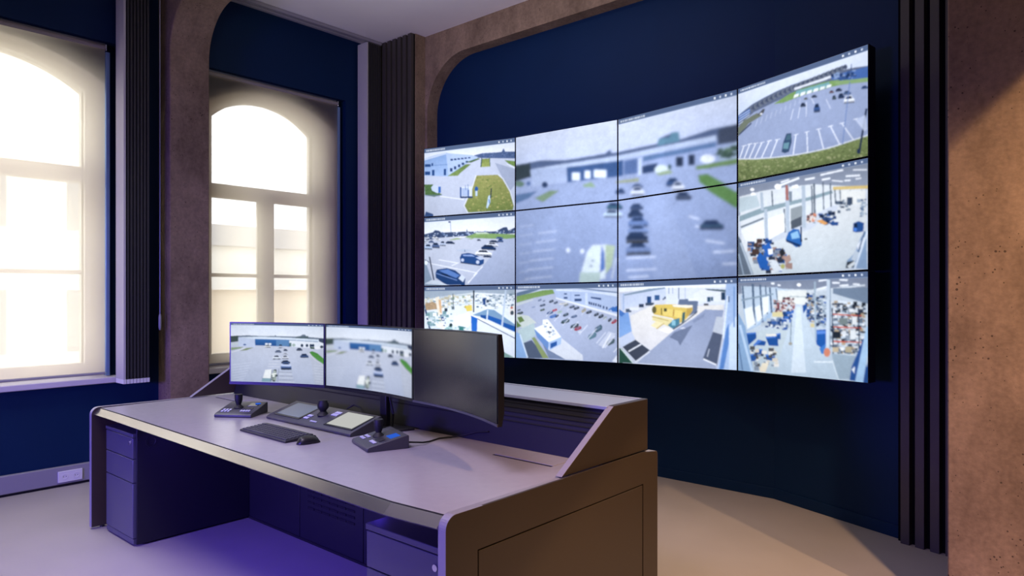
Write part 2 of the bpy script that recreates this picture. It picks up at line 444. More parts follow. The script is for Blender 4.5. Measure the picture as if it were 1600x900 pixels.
def pic_workshop():
    p = Pic([(85, 65), (1070, 60), (1065, 835), (85, 770)])
    p.rect(0, 0, 1120, 900, '#e9eff6', '#dde8f2')
    p.poly([(80, 90), (1070, 90), (1070, 160), (620, 130), (80, 190)], '#aab9c8')
    p.poly([(90, 200), (600, 130), (600, 150), (90, 230)], '#d8e0e2')
    for y in (160, 190, 225, 255):
        p.line(90, y + 30, 600, y - 10, 7, ['#c7d3da', '#b7c6cf', '#e4e9e6', '#9db0bb'][(y // 30) % 4])
        p.line(640, y - 5, 1065, y + 22, 7, ['#c0cdd6', '#dfe6ea', '#a7b9c6'][(y // 30) % 3])
    p.clutter([(100, 180), (600, 150), (600, 260), (100, 310)], ['#c5bfa8', '#b9c7cf', '#f3f5f4', '#8fa2ac', '#dcd6bd', '#a2b5a0'], 110, 10, 36)
    p.clutter([(640, 160), (1060, 150), (1060, 300), (640, 310)], ['#9fb0bd', '#dfe8ee', '#7e94a4', '#f2f6fa', '#5e7688'], 110, 10, 34)
    p.poly([(90, 240), (170, 220), (215, 240), (220, 300), (100, 310)], '#b99d7c', noise=.2)
    p.poly([(520, 270), (595, 262), (600, 325), (540, 330)], '#ead35a'); p.poly([(505, 285), (530, 262), (530, 300)], '#c9b84c')
    p.rect(715, 195, 745, 262, '#2d4f8c'); p.rect(755, 210, 782, 240, '#33465f')
    p.poly([(200, 180), (240, 165), (295, 510), (258, 520)], '#f1e7d4'); p.poly([(235, 200), (262, 200), (272, 350), (250, 330)], '#e3b98a')
    p.poly([(250, 360), (280, 360), (330, 500), (300, 510)], '#2e4f8c')
    p.line(95, 300, 150, 535, 18, '#264777'); p.line(85, 255, 95, 300, 10, '#6f93b4')
    p.poly([(110, 330), (190, 320), (210, 470), (150, 480)], '#a8c2c6'); p.line(130, 470, 230, 440, 14, '#7fa6b4')
    p.clutter([(100, 330), (380, 330), (380, 520), (120, 520)], ['#cfdfe6', '#f5f8fa', '#9fbcc4', '#7aa2a8', '#e9eff2'], 60, 12, 44)
    p.clutter([(300, 470), (560, 480), (560, 570), (300, 530)], ['#9cc4c4', '#4f8c90', '#e5eef0', '#cfe0e4'], 40, 12, 40)
    p.ell(368, 470, 18, 20, '#2c4a50'); p.ell(480, 520, 24, 24, '#3f8a88'); p.rect(300, 290, 330, 325, '#3b4b56'); p.rect(375, 275, 405, 308, '#6a7a84')
    p.poly([(400, 380), (560, 340), (600, 380), (560, 500), (400, 470)], '#f1f5f8')
    p.line(390, 140, 396, 290, 8, '#61707a'); p.line(616, 100, 614, 340, 15, '#283540')
    p.poly([(600, 370), (760, 310), (840, 320), (1070, 480), (1070, 560), (880, 470), (700, 390)], '#7fa3c4')
    p.poly([(690, 370), (750, 375), (750, 420), (690, 395)], '#1f4fa2'); p.poly([(770, 375), (925, 430), (920, 490), (770, 420)], '#1e55b8'); p.poly([(940, 455), (1068, 500), (1068, 560), (935, 500)], '#1e52b0')
    p.poly([(600, 375), (1070, 590), (1070, 800), (1040, 820), (880, 730), (650, 580), (650, 410)], '#e4ebf8')
    p.poly([(585, 375), (655, 405), (648, 585), (592, 570)], '#1468cc', '#2a72cf')
    p.line(655, 410, 1070, 630, 8, '#31465f'); p.line(590, 370, 1070, 585, 12, '#f4f8fc')
    p.line(970, 100, 925, 495, 20, '#c3d3e6'); p.line(768, 320, 760, 420, 12, '#e6eef8')
    p.poly([(1010, 300), (1065, 270), (1065, 380), (1010, 380)], '#e8e2de'); p.ell(1038, 355, 20, 24, '#4a5a66'); p.ell(1034, 300, 14, 12, '#c66a4e')
    p.poly([(880, 730), (1050, 830), (880, 830)], '#85a7a2'); p.line(880, 730, 1045, 822, 10, '#dbe8ee')
    finish(p)
    p.header(seed=3); return p

def draw_lot(p):
    """the big car park in front of the long low hall"""
    p.poly([(0, 0), (1060, -60), (1060, 900), (0, 900)], '#b0bbd8', '#9ba9cf')
    p.poly([(0, 200), (1040, -20), (1040, 180), (0, 360)], '#e4e9f4', '#cfd8ee')
    p.poly([(10, 345), (120, 320), (230, 316), (400, 282), (420, 262), (430, 278), (640, 240), (650, 215), (720, 190), (745, 225), (900, 180), (1020, 160), (1020, 240), (10, 410)], '#69799c')
    p.poly([(640, 250), (645, 218), (700, 212), (705, 190), (742, 188), (748, 232)], '#6f9db0')
    p.poly([(10, 345), (75, 335), (80, 395), (10, 420)], '#4c5a60')
    p.poly([(930, 185), (1020, 160), (1020, 245), (930, 250)], '#5a5f78')
    p.poly([(75, 365), (230, 330), (235, 418), (85, 440)], '#b7c4de')
    p.poly([(75, 362), (480, 285), (920, 208), (925, 240), (480, 320), (240, 350)], '#c6d2e6')
    p.poly([(232, 350), (480, 310), (925, 232), (925, 330), (480, 380), (235, 418)], '#a9b8da')
    p.poly([(232, 350), (475, 312), (475, 385), (235, 420)], '#4c6f9f'); p.poly([(480, 318), (560, 305), (560, 375), (480, 382)], '#6b86b4')
    for x0, x1, y in [(255, 290, 395), (310, 335, 385), (350, 405, 380)]:
        p.rect(x0, y - 22, x1, y + 15, '#e8eef7')
    p.poly([(560, 345), (640, 330), (640, 370), (560, 380)], '#41587f'); p.rect(546, 305, 566, 385, '#c9d5ea')
    p.poly([(570, 300), (920, 240), (920, 262), (570, 322)], '#6c8cb4')
    p.rect(728, 305, 764, 350, '#3e4a66'); p.rect(788, 296, 818, 345, '#3e4a66')
    p.poly([(930, 280), (1020, 240), (1020, 330), (930, 330)], '#aebfd2'); p.clutter([(920, 280), (1018, 262), (1018, 310), (920, 310)], ['#557060', '#6d8a70', '#4a6256'], 30, 10, 26)
    p.ell(880, 318, 36, 20, '#eef1f6'); p.rect(690, 340, 705, 362, '#2c5a50'); p.ell(660, 362, 34, 22, '#dbe6e6')
    p.poly([(820, 352), (1020, 320), (1020, 345), (830, 368)], '#7f9f62'); p.poly([(835, 392), (880, 388), (1020, 470), (1020, 545), (900, 470), (840, 425)], '#6f9a55')
    p.poly([(95, 495), (160, 458), (200, 458), (130, 512)], '#8da582'); p.poly([(445, 410), (550, 398), (550, 415), (450, 420)], '#a9b089')
    p.poly([(300, 430), (340, 415), (360, 440), (310, 440)], '#9ab592'); p.poly([(630, 378), (700, 365), (715, 380), (650, 390)], '#9fb287')
    p.poly([(15, 480), (105, 462), (70, 495), (15, 520)], '#6c89ad'); p.ell(138, 432, 13, 14, '#3d5278'); p.ell(68, 428, 9, 10, '#6580aa'); p.ell(30, 430, 20, 14, '#77937f')
    for i in range(7):
        y = 590 + i * 42; p.line(110 - i * 12, y + 60, 190 - i * 4, y + 48, 7, '#c9cfe6', .8); p.line(30, y + 30, 90 - i * 4, y + 22, 6, '#bfc6e0', .7)
    for x0, y0, x1, y1 in [(870, 690, 960, 705), (905, 745, 1010, 740), (950, 800, 1015, 800), (820, 620, 880, 640), (790, 575, 840, 590)]:
        p.line(x0, y0, x1, y1, 9, '#d5daee')
    p.poly([(600, 500), (690, 490), (830, 860), (620, 860)], '#a9b3d6', alpha=.6)
    for x, y, w, h, c in [(465, 458, 40, 26, '#4d6791'), (440, 520, 66, 34, '#4a7a8e'), (432, 555, 80, 38, '#c8dcea'), (545, 436, 52, 20, '#45618f'), (545, 460, 64, 44, '#e4e9f3'),
                          (715, 422, 66, 40, '#49649a'), (740, 442, 60, 44, '#e9eaf2'), (765, 480, 76, 40, '#5c5f83'), (540, 525, 64, 30, '#4c5f86'), (535, 558, 74, 40, '#3f4e75'),
                          (548, 596, 96, 50, '#7a95c4'), (547, 632, 100, 44, '#8aa0cc'), (542, 664, 106, 44, '#374568'), (548, 720, 120, 62, '#8397c0'), (900, 618, 116, 48, '#4b6a84')]:
        p.car(x, y, w, h, c, 0, '#3b4a72', '#4a4c6c')
    p.line(490, 690, 598, 690, 9, '#4f3048'); p.line(490, 748, 608, 744, 9, '#5c5a6c')
    for x0, x1, y in [(490, 630, 765), (490, 635, 822), (500, 600, 855)]:
        p.line(x0, y, x1, y - 4, 9, '#ced4ea')
    p.poly([(290, 850), (320, 735), (345, 702), (410, 700), (400, 860), (290, 872)], '#dfe9ea'); p.poly([(290, 830), (380, 828), (375, 875), (285, 880)], '#bfd2c9')
    p.poly([(385, 700), (396, 740), (398, 815), (378, 830)], '#5560c8'); p.ell(345, 775, 7, 5, '#99a5b4'); p.ell(338, 800, 7, 5, '#99a5b4')
    p.poly([(400, 700), (445, 705), (430, 800), (402, 840)], '#b9c9a8'); p.line(448, 760, 430, 860, 7, '#cdd6dc')
    p.ell(238, 727, 9, 12, '#e8eff8'); p.ell(300, 732, 9, 12, '#e8eff8')

LOT_QUAD = [(15, 218), (1018, 0), (1018, 858), (15, 882)]
def pic_lot(blur, W=380, H=290, heads=1, bar=.05):
    p = Pic(LOT_QUAD, W, H)
    draw_lot(p)
    if blur:
        p.soften(blur)
    for k in range(heads):
        finish(p)
    p.header(k / heads, (k + 1) / heads, bar, seed=4 + k)
    return p

def pic_front(blur):
    """the hall and its car park as the desk monitors show it"""
    p = Pic([(72, 78), (1184, 98), (1180, 850), (70, 775)], 380, 260)
    p.poly([(0, 300), (1250, 300), (1250, 900), (0, 900)], '#c9cadb', '#bdbfdb')
    p.poly([(0, 60), (1250, 60), (1250, 300), (0, 300)], '#e4ecf8', '#eef2f8')
    p.poly([(72, 235), (250, 228), (400, 238), (560, 240), (570, 225), (580, 240), (820, 248), (880, 240), (905, 222), (940, 222), (960, 250), (1180, 268), (1180, 300), (72, 300)], '#7d8a9c')
    p.poly([(72, 235), (150, 230), (150, 300), (72, 310)], '#4e5f5c'); p.rect(1120, 270, 1182, 330, '#4c5470'); p.poly([(820, 250), (980, 240), (985, 268), (820, 268)], '#5a6c74')
    p.poly([(150, 252), (335, 262), (335, 375), (150, 355)], '#c7d2e8'); p.poly([(150, 250), (400, 246), (740, 262), (1120, 284), (1120, 310), (740, 290), (335, 275)], '#dbe6f2')
    p.poly([(335, 275), (740, 288), (740, 370), (335, 350)], '#3a76b6', '#2b5c98'); p.rect(580, 290, 735, 365, '#6f9cc6', alpha=.7)
    p.poly([(740, 290), (1120, 308), (1180, 330), (1180, 400), (740, 370)], '#e6ebf2'); p.line(740, 290, 1110, 312, 8, '#8299b8')
    for x in (450, 490): p.rect(x, 326, x + 32, 348, '#e8eef6')
    for x in (885, 950, 1000, 1030): p.ell(x + 14, 358, 17, 20, '#2f4460')
    p.rect(740, 325, 765, 370, '#5f7f7c'); p.ell(795, 352, 22, 18, '#a9bcb4'); p.poly([(1000, 378), (1060, 380), (1060, 402), (1010, 398)], '#3c5c48'); p.ell(1105, 388, 44, 18, '#f2f3f6'); p.ell(1158, 375, 22, 18, '#3f4c64')
    p.poly([(75, 320), (150, 315), (150, 340), (75, 345)], '#c9d4d6'); p.ell(220, 340, 16, 9, '#4a68a0')
    p.poly([(75, 372), (200, 368), (180, 385), (75, 405)], '#93a888'); p.poly([(165, 415), (240, 382), (320, 376), (240, 408)], '#8b9c76'); p.line(80, 430, 230, 378, 9, '#dfe2e8')
    p.poly([(995, 440), (1030, 428), (1100, 455), (1182, 520), (1182, 590), (1100, 540), (1030, 485)], '#4f9440', '#63a44e', noise=.1); p.path([(985, 455), (1060, 530), (1180, 610)], 9, '#e0d9dc')
    p.poly([(1000, 480), (1182, 610), (1182, 850), (1060, 840)], '#c3b9d2', alpha=.5)
    for i in range(8):
        y = 560 + i * 32; p.line(90, y + 20, 300 - i * 14, y - 4, 6, '#dadcee', .75)
    for i in range(7):
        y = 600 + i * 34; p.line(1050 + i * 4, y, 1175, y + 14, 6, '#dcd8ea', .75)
    for i in range(6):
        y = 680 + i * 24; p.line(610, y, 770 + i * 6, y + 8, 8, ['#a8a6b4', '#d9d8e2'][i % 2], .9)
    for i in range(3):
        y = 540 + i * 32; p.line(500 - i * 10, y + 8, 620, y + 12, 7, '#dfdfe8', .8)
    for x, y, w, h, c in [(480, 362, 76, 38, '#dfe0e0'), (605, 428, 80, 32, '#7c88a4'), (632, 352, 40, 18, '#3f5468'), (692, 412, 50, 26, '#56607c'), (640, 384, 90, 14, '#c3c6d8'), (866, 405, 76, 36, '#566078'), (930, 485, 108, 52, '#4a5c8c'),
                          (585, 500, 100, 54, '#e2e9f2'), (690, 458, 66, 20, '#d4d6e2'), (690, 500, 84, 44, '#dfe2ec'), (695, 558, 110, 40, '#3c4a6c'), (700, 610, 132, 92, '#5a6aa4')]:
        p.car(x, y, w, h, c)
    p.poly([(640, 585), (755, 590), (762, 615), (640, 610)], '#c9d3f0'); p.line(640, 640, 762, 650, 14, '#2c2c4c')
    p.poly([(410, 790), (450, 650), (530, 645), (510, 798)], '#f2f4f2'); p.poly([(415, 750), (515, 755), (510, 800), (408, 792)], '#8fb0bc'); p.line(530, 650, 512, 795, 8, '#5c6c84')
    p.poly([(545, 650), (585, 650), (580, 790), (525, 790)], '#aab6ae'); p.clutter([(545, 650), (585, 650), (580, 790), (525, 790)], ['#e8ece4', '#6c7a74', '#4c5a5c'], 24, 12, 30); p.line(610, 640, 595, 800, 6, '#8f94a4')
    if blur:
        p.soften(blur)
    finish(p, .03 if blur else .05)
    p.header(seed=11, v1=.035)
    return p

def pic_aerial():
    p = Pic([(35, 75), (1022, 65), (1018, 842), (35, 795)])
    p.rect(0, 0, 1060, 900, '#b9bcd8', '#a9b2d2')
    p.poly([(30, 100), (1030, 90), (1030, 170), (420, 130), (40, 190)], '#c9d4ea')
    p.poly([(40, 150), (200, 110), (300, 110), (180, 150), (40, 190)], '#6c84a0')
    p.poly([(40, 185), (300, 128), (430, 120), (425, 160), (200, 205), (40, 250)], '#7ea05c', '#8fae68', noise=.08)
    p.poly([(40, 255), (200, 212), (210, 225), (40, 285)], '#c9d2d8')
    p.poly([(400, 120), (1020, 150), (1020, 380), (880, 330), (430, 200)], '#b5c6e6')
    p.poly([(430, 118), (1020, 165), (1020, 200), (740, 150), (430, 135)], '#dbe6f6'); p.poly([(430, 200), (1020, 370), (1020, 395), (430, 215)], '#e3e8f0')
    p.rect(715, 160, 738, 275, '#cfdcf0'); p.line(575, 150, 575, 235, 6, '#9fb4dc'); p.line(990, 300, 940, 330, 14, '#4f83c8'); p.poly([(960, 320), (1020, 290), (1020, 350), (975, 345)], '#3f78c2')
    for x, y, w, h in [(510, 160, 28, 14), (508, 196, 36, 20), (610, 176, 54, 13), (610, 214, 70, 26)]:
        p.rect(x, y, x + w, y + h, '#3d5583')
    p.poly([(768, 198), (870, 212), (870, 232), (768, 212)], '#42598a')
    for x, y in [(748, 248), (768, 252), (790, 258), (812, 263), (836, 270), (855, 278), (885, 290), (915, 298)]:
        p.rect(x, y, x + 14, y + 26, '#2d4472')
    p.line(600, 105, 1020, 160, 10, '#6f83a2')
    cars = [(270, 225, 40, 30, '#7f8ba8'), (312, 234, 26, 18, '#6a7592'), (298, 276, 60, 30, '#4c566e'), (207, 294, 40, 18, '#8fa0c0'), (296, 322, 50, 28, '#55674f'), (64, 322, 34, 20, '#4a5a4a'), (75, 352, 66, 34, '#3e4c40'),
            (384, 238, 48, 34, '#454c5e'), (428, 252, 44, 30, '#4a5468'), (500, 262, 90, 26, '#d8d5d0'), (530, 275, 50, 30, '#8a8f8c'), (585, 296, 60, 34, '#4c5468'), (630, 308, 60, 36, '#3d4456'), (700, 330, 46, 50, '#b0a790'), (750, 348, 60, 38, '#3c3f4c'),
            (822, 372, 50, 40, '#3a3d4c'), (866, 390, 54, 44, '#2f3340'), (905, 405, 40, 34, '#a9b6b4'), (950, 425, 36, 44, '#43444f'), (990, 442, 56, 50, '#b03a48'),
            (416, 326, 54, 32, '#c0485e'), (370, 350, 66, 40, '#44598c'), (402, 385, 76, 44, '#4a78c4'), (440, 385, 40, 30, '#3f4a66'), (466, 345, 50, 34, '#a9c0b4'), (525, 372, 60, 40, '#42515c'), (520, 436, 90, 54, '#3d5258'), (606, 390, 66, 34, '#586a8c'),
            (610, 482, 88, 56, '#42525c'), (642, 508, 76, 48, '#a83c54'), (840, 510, 80, 80, '#4f6c7c'), (780, 580, 90, 74, '#5f8494'), (955, 640, 88, 76, '#53686f'), (660, 540, 30, 20, '#e5e9f2')]
    for x, y, w, h, c in cars:
        p.poly([(x - w * .5, y + h * .35), (x - w * .35, y - h * .1), (x + w * .3, y - h * .5), (x + w * .5, y - h * .25), (x + w * .42, y + h * .15), (x - w * .2, y + h * .5)], c)
        p.poly([(x - w * .25, y), (x + w * .2, y - h * .32), (x + w * .3, y - h * .15), (x - w * .1, y + h * .18)], '#7f93ac', alpha=.7)
    for i in range(9):
        x = 330 + i * 82; y = 390 + i * 44
        p.line(x, y, x + 60 + i * 5, y - 60 - i * 8, 5 + i * .6, '#dfe3f2', .85)
    for i in range(8):
        x = 470 + i * 70; y = 290 + i * 20; p.line(x, y + 26, x + 26, y - 6, 4, '#e3e6f2', .7)
    p.poly([(940, 540), (1010, 560), (900, 700), (840, 670)], '#dde2f0', alpha=.55); p.line(880, 700, 960, 560, 10, '#eef1f8')
    p.poly([(40, 360), (160, 380), (240, 450), (100, 500), (40, 480)], '#cbd4d0'); p.poly([(50, 395), (90, 385), (120, 430), (70, 450)], '#6f8a50'); p.poly([(40, 420), (60, 450), (90, 480), (40, 500)], '#67844e')
    p.poly([(50, 520), (215, 450), (240, 560), (185, 610), (110, 650), (60, 560)], '#b7cbcf')
    p.poly([(60, 560), (110, 650), (190, 620), (330, 800), (150, 800)], '#5a6880'); p.poly([(190, 600), (220, 590), (360, 800), (300, 800)], '#8f9f6c'); p.poly([(36, 540), (75, 560), (150, 795), (36, 795)], '#8fb4e2'); p.line(75, 565, 150, 795, 14, '#cfe0f4')
    p.poly([(230, 580), (360, 720), (500, 810), (690, 820), (690, 770), (470, 590)], '#d6dbe6'); p.poly([(290, 640), (360, 720), (520, 810), (360, 800)], '#7d8cab')
    p.poly([(215, 505), (300, 470), (300, 420), (350, 415), (480, 590), (360, 645)], '#eef2f8'); p.poly([(215, 510), (358, 642), (355, 725), (240, 590)], '#6e94cc'); p.poly([(358, 642), (482, 592), (478, 660), (365, 722)], '#a9c4ea')
    p.poly([(375, 655), (440, 630), (440, 672), (375, 705)], '#2c5ea8'); p.clutter([(300, 460), (350, 450), (440, 570), (360, 600)], ['#9aaac0', '#c7d0dc', '#5f6e84'], 16, 10, 30)
    p.poly([(970, 830), (1015, 770), (1018, 842)], '#e6eaf4')
    finish(p)
    p.header(seed=6); return p

def pic_loading():
    p = Pic([(30, 55), (1078, 25), (1078, 840), (30, 770)])
    p.rect(0, 0, 1130, 900, '#d9dae4', '#c9cde0')
    p.poly([(30, 80), (1078, 60), (1078, 160), (450, 110), (40, 140)], '#f4f8fd')
    p.poly([(40, 150), (450, 105), (455, 190), (300, 240), (100, 280), (60, 320)], '#ccd7ee'); p.poly([(75, 160), (300, 112), (450, 100), (450, 112), (80, 172)], '#8ea3b8'); p.line(75, 150, 75, 300, 12, '#aec2e4')
    p.rect(285, 180, 325, 245, '#2f568a'); p.rect(352, 168, 398, 215, '#3c6698'); p.line(425, 210, 470, 180, 14, '#66788f'); p.line(440, 185, 475, 215, 12, '#4f617c')
    p.poly([(455, 105), (985, 110), (985, 260), (455, 250)], '#dfe6f2'); p.line(568, 105, 568, 205, 10, '#69809c'); p.line(480, 105, 480, 160, 6, '#9aaac4'); p.line(515, 105, 515, 160, 6, '#9aaac4'); p.line(625, 105, 625, 205, 6, '#b0bcd2')
    p.poly([(700, 160), (760, 125), (950, 135), (980, 160), (980, 240), (860, 230), (700, 220)], '#e9eef6'); p.poly([(800, 118), (980, 128), (985, 150), (820, 130)], '#5c7280')
    for x, y, w, h, c in [(835, 212, 30, 44, '#3d5f7c'), (862, 208, 20, 38, '#4c6c88'), (960, 185, 36, 70, '#2f4c6c'), (810, 262, 44, 28, '#5a5668'), (120, 305, 50, 30, '#56677f'), (235, 262, 42, 30, '#3f4f6a'), (310, 250, 78, 26, '#46566e'), (170, 290, 80, 24, '#e3e8f1')]:
        p.rect(x - w / 2, y - h / 2, x + w / 2, y + h / 2, c)
    p.poly([(150, 500), (140, 350), (340, 255), (740, 270), (960, 260), (960, 300), (760, 330), (525, 485), (320, 660), (175, 560)], '#e9e6e0', '#dedde2')
    p.poly([(525, 485), (700, 380), (800, 300), (965, 310), (900, 640), (900, 830), (200, 770), (320, 660)], '#9aa2c4', '#a7accc'); p.poly([(485, 545), (530, 500), (690, 440), (580, 620), (560, 580)], '#767f9e'); p.poly([(690, 400), (800, 330), (790, 370), (700, 420)], '#858fb0', alpha=.7)
    p.poly([(560, 260), (570, 210), (660, 205), (740, 230), (730, 320), (640, 370), (600, 280)], '#6f7f9c'); p.poly([(650, 205), (740, 200), (740, 222), (655, 225)], '#eef2f8')
    p.poly([(335, 280), (360, 255), (520, 250), (690, 275), (690, 310), (640, 380), (580, 420), (510, 375), (345, 340)], '#e2c75e', '#d9bb55')
    p.poly([(510, 255), (690, 262), (690, 290), (520, 275)], '#f4ecd8'); p.poly([(425, 290), (600, 310), (600, 375), (430, 350)], '#ecd472'); p.rect(435, 288, 462, 316, '#57593c'); p.ell(350, 300, 20, 32, '#6c6640'); p.poly([(640, 290), (690, 280), (680, 330), (630, 370)], '#c9a84c')
    p.line(415, 285, 415, 345, 9, '#5d5b38'); p.line(525, 300, 520, 360, 10, '#b78a3c'); p.poly([(600, 330), (625, 320), (620, 400), (595, 420)], '#3f6a72')
    p.poly([(340, 350), (510, 385), (520, 430), (480, 450), (330, 390)], '#e6d9a0'); p.poly([(320, 440), (370, 400), (440, 420), (380, 470)], '#efe3b4'); p.line(330, 360, 480, 400, 6, '#b79f52'); p.line(370, 470, 440, 420, 8, '#c4a84e')
    p.poly([(470, 440), (520, 390), (575, 375), (575, 430), (515, 470)], '#4f8aa0'); p.rect(505, 395, 540, 440, '#8fc3d4'); p.poly([(515, 470), (640, 390), (735, 310), (730, 330), (600, 430), (520, 480)], '#4b5570')
    p.poly([(390, 480), (450, 455), (525, 488), (470, 510)], '#f2f0ee'); p.poly([(575, 465), (610, 455), (630, 465), (600, 475)], '#d4d9e8')
    p.poly([(60, 620), (175, 560), (310, 660), (190, 760)], '#4b5064'); p.line(120, 670, 235, 605, 12, '#e8ebf2'); p.line(180, 765, 310, 672, 12, '#dfe3ee'); p.line(60, 625, 180, 562, 9, '#d9dde6')
    p.poly([(40, 560), (150, 495), (180, 560), (50, 640)], '#c9d3ea'); p.poly([(35, 330), (120, 320), (150, 490), (35, 550)], '#7ca6e0', '#8db4e8'); p.poly([(35, 290), (90, 330), (60, 360), (35, 340)], '#4f83cc')
    p.poly([(35, 640), (60, 640), (160, 775), (35, 770)], '#2f5a4e'); p.line(50, 640, 160, 772, 10, '#cfe0de')
    p.poly([(865, 505), (900, 365), (965, 370), (955, 520)], '#c3cad6'); p.poly([(780, 740), (870, 500), (955, 525), (905, 800)], '#5d6480'); p.line(785, 740, 900, 792, 14, '#e9ecf4'); p.line(820, 720, 838, 650, 8, '#c9cfdf')
    p.poly([(985, 60), (1078, 50), (1078, 840), (905, 830), (965, 560)], '#a9c3ea', '#b6cdee'); p.line(1000, 180, 960, 560, 14, '#e4eefa'); p.poly([(985, 480), (1010, 420), (1010, 600), (965, 830), (925, 830)], '#5f8fd0'); p.poly([(1015, 460), (1078, 360), (1078, 835), (1010, 835)], '#d2e3f8'); p.line(1055, 100, 1055, 460, 12, '#7fa4d6'); p.rect(1004, 185, 1016, 240, '#51709a')
    finish(p)
    p.header(seed=7); return p

def pic_fisheye():
    p = Pic([(25, 305), (817, 28), (822, 728), (25, 885)])
    p.poly([(0, 250), (860, 0), (860, 900), (0, 900)], '#a5add0', '#9aa3c8')
    arc = [(25, 470), (60, 440), (110, 400), (180, 360), (260, 318), (350, 280), (450, 245), (560, 212), (650, 190), (740, 172), (830, 160)]
    p.poly([(0, 310), (830, 20)] + arc[::-1], '#e9effa', '#cfdcf2')
    p.poly(arc + [(830, 230), (700, 235), (560, 262), (380, 330), (250, 385), (120, 450), (25, 540)], '#6b7690')
    for i in range(70):
        t = i / 69; x = 40 + t * 640; y = 452 - 300 * t ** .75 + 16
        p.ell(x, y + 20 * (1 - t) , 12, 13 + 5 * math.sin(i * 2.1), ['#4f5a72', '#77808f', '#5d6480'][i % 3])
    p.poly([(25, 470), (95, 425), (100, 450), (25, 520)], '#4d72b4'); 
    for i in range(4):
        p.line(28, 478 + i * 16, 95, 436 + i * 14, 4, '#cfdcf0')
    p.poly([(240, 400), (340, 335), (420, 300), (560, 260), (700, 240), (720, 268), (600, 292), (420, 345), (300, 392)], '#7da05c', '#86a866', noise=.08)
    p.poly([(370, 350), (380, 318), (580, 262), (590, 292)], '#7fb3b8'); p.poly([(365, 300), (590, 222), (592, 238), (370, 312)], '#e3e7ee')
    for i in range(6):
        x = 362 + i * 40; p.poly([(x, 362 - i * 12), (x + 6, 342 - i * 12), (x + 34, 332 - i * 11), (x + 30, 352 - i * 12)], '#f0f4f2')
    p.poly([(590, 225), (820, 165), (820, 250), (600, 248)], '#5579bd', '#4668ac'); p.clutter([(590, 215), (740, 190), (740, 245), (600, 245)], ['#2c4276', '#3f5c98', '#8ea6cc', '#22345f'], 46, 8, 22)
    p.line(716, 150, 714, 245, 5, '#40588c'); p.poly([(600, 262), (820, 235), (820, 262), (640, 282)], '#8fae76')
    p.poly([(25, 600), (25, 545), (60, 500), (140, 455), (170, 470), (90, 520)], '#7c8474'); p.line(30, 590, 105, 518, 8, '#4c5670')
    p.poly([(140, 470), (175, 430), (188, 430), (180, 455)], '#5c5a66'); p.ell(165, 460, 8, 6, '#e6e6ea')
    edge = [(25, 742), (130, 742), (240, 735), (360, 722), (480, 700), (600, 672), (720, 632), (822, 598)]
    p.poly(edge + [(830, 740), (25, 900)], '#8d9a62', '#6f7d4c', noise=.16)
    p.clutter(edge + [(822, 725), (25, 880)], ['#7f8c56', '#98a36c', '#6a784a', '#a3a878'], 260, 7, 16)
    p.path(edge, 7, '#dfe4ee')
    for a, b in [((35, 735), (60, 660)), ((62, 738), (95, 650)), ((92, 740), (132, 645)), ((125, 738), (170, 640)), ((168, 735), (215, 630)), ((222, 733), (265, 622)), ((362, 716), (378, 592)), ((450, 702), (445, 575)),
                 ((548, 682), (516, 558)), ((648, 655), (590, 540)), ((732, 626), (660, 522)), ((800, 560), (745, 495))]:
        p.line(a[0], a[1], b[0], b[1], 6, '#eef1fa'); p.line(b[0] - 14, b[1] + 3, b[0] + 16, b[1] - 4, 5, '#e6eaf6')
    for i in range(12):
        x = 130 + i * 30; y = 540 - i * 16; p.line(x, y, x + 14 - i * 1.2, y - 48 + i * 2, 3.5, '#c9d0e8', .8)
    for a, b in [((345, 500), (362, 430)), ((390, 490), (402, 420)), ((440, 480), (442, 385)), ((590, 430), (562, 370)), ((490, 400), (470, 360))]:
        p.line(a[0], a[1], b[0], b[1], 4, '#dbe0f0')
    p.poly([(290, 700), (300, 640), (320, 585), (350, 582), (352, 640), (335, 700), (310, 708)], '#3f5878'); p.poly([(298, 680), (304, 645), (338, 640), (330, 682)], '#6f9aa8'); p.poly([(315, 625), (325, 592), (345, 590), (345, 625)], '#4f7284')
    for x, y, w, h, c in [(422, 405, 34, 26, '#38405c'), (507, 425, 40, 56, '#3f5d96'), (490, 352, 34, 18, '#434c66'), (438, 366, 24, 14, '#7c8268'), (596, 324, 30, 18, '#8a5a6c'), (640, 312, 40, 22, '#3a4260'), (692, 330, 46, 24, '#56739c'), (655, 350, 38, 34, '#2f3d68'), (705, 372, 66, 48, '#eef2f8'), (612, 360, 26, 28, '#4c6068'), (800, 296, 40, 20, '#36508c')]:
        p.car(x, y, w, h, c, -.1)
    p.line(708, 260, 665, 655, 5, '#6c86bc'); p.line(812, 430, 770, 700, 12, '#263656'); p.ell(766, 700, 12, 16, '#2c3c5c')
    p.poly([(742, 500), (805, 470), (818, 560), (800, 575)], '#c4cfe6', alpha=.8)
    finish(p)
    p.header(seed=8, v1=.055); return p

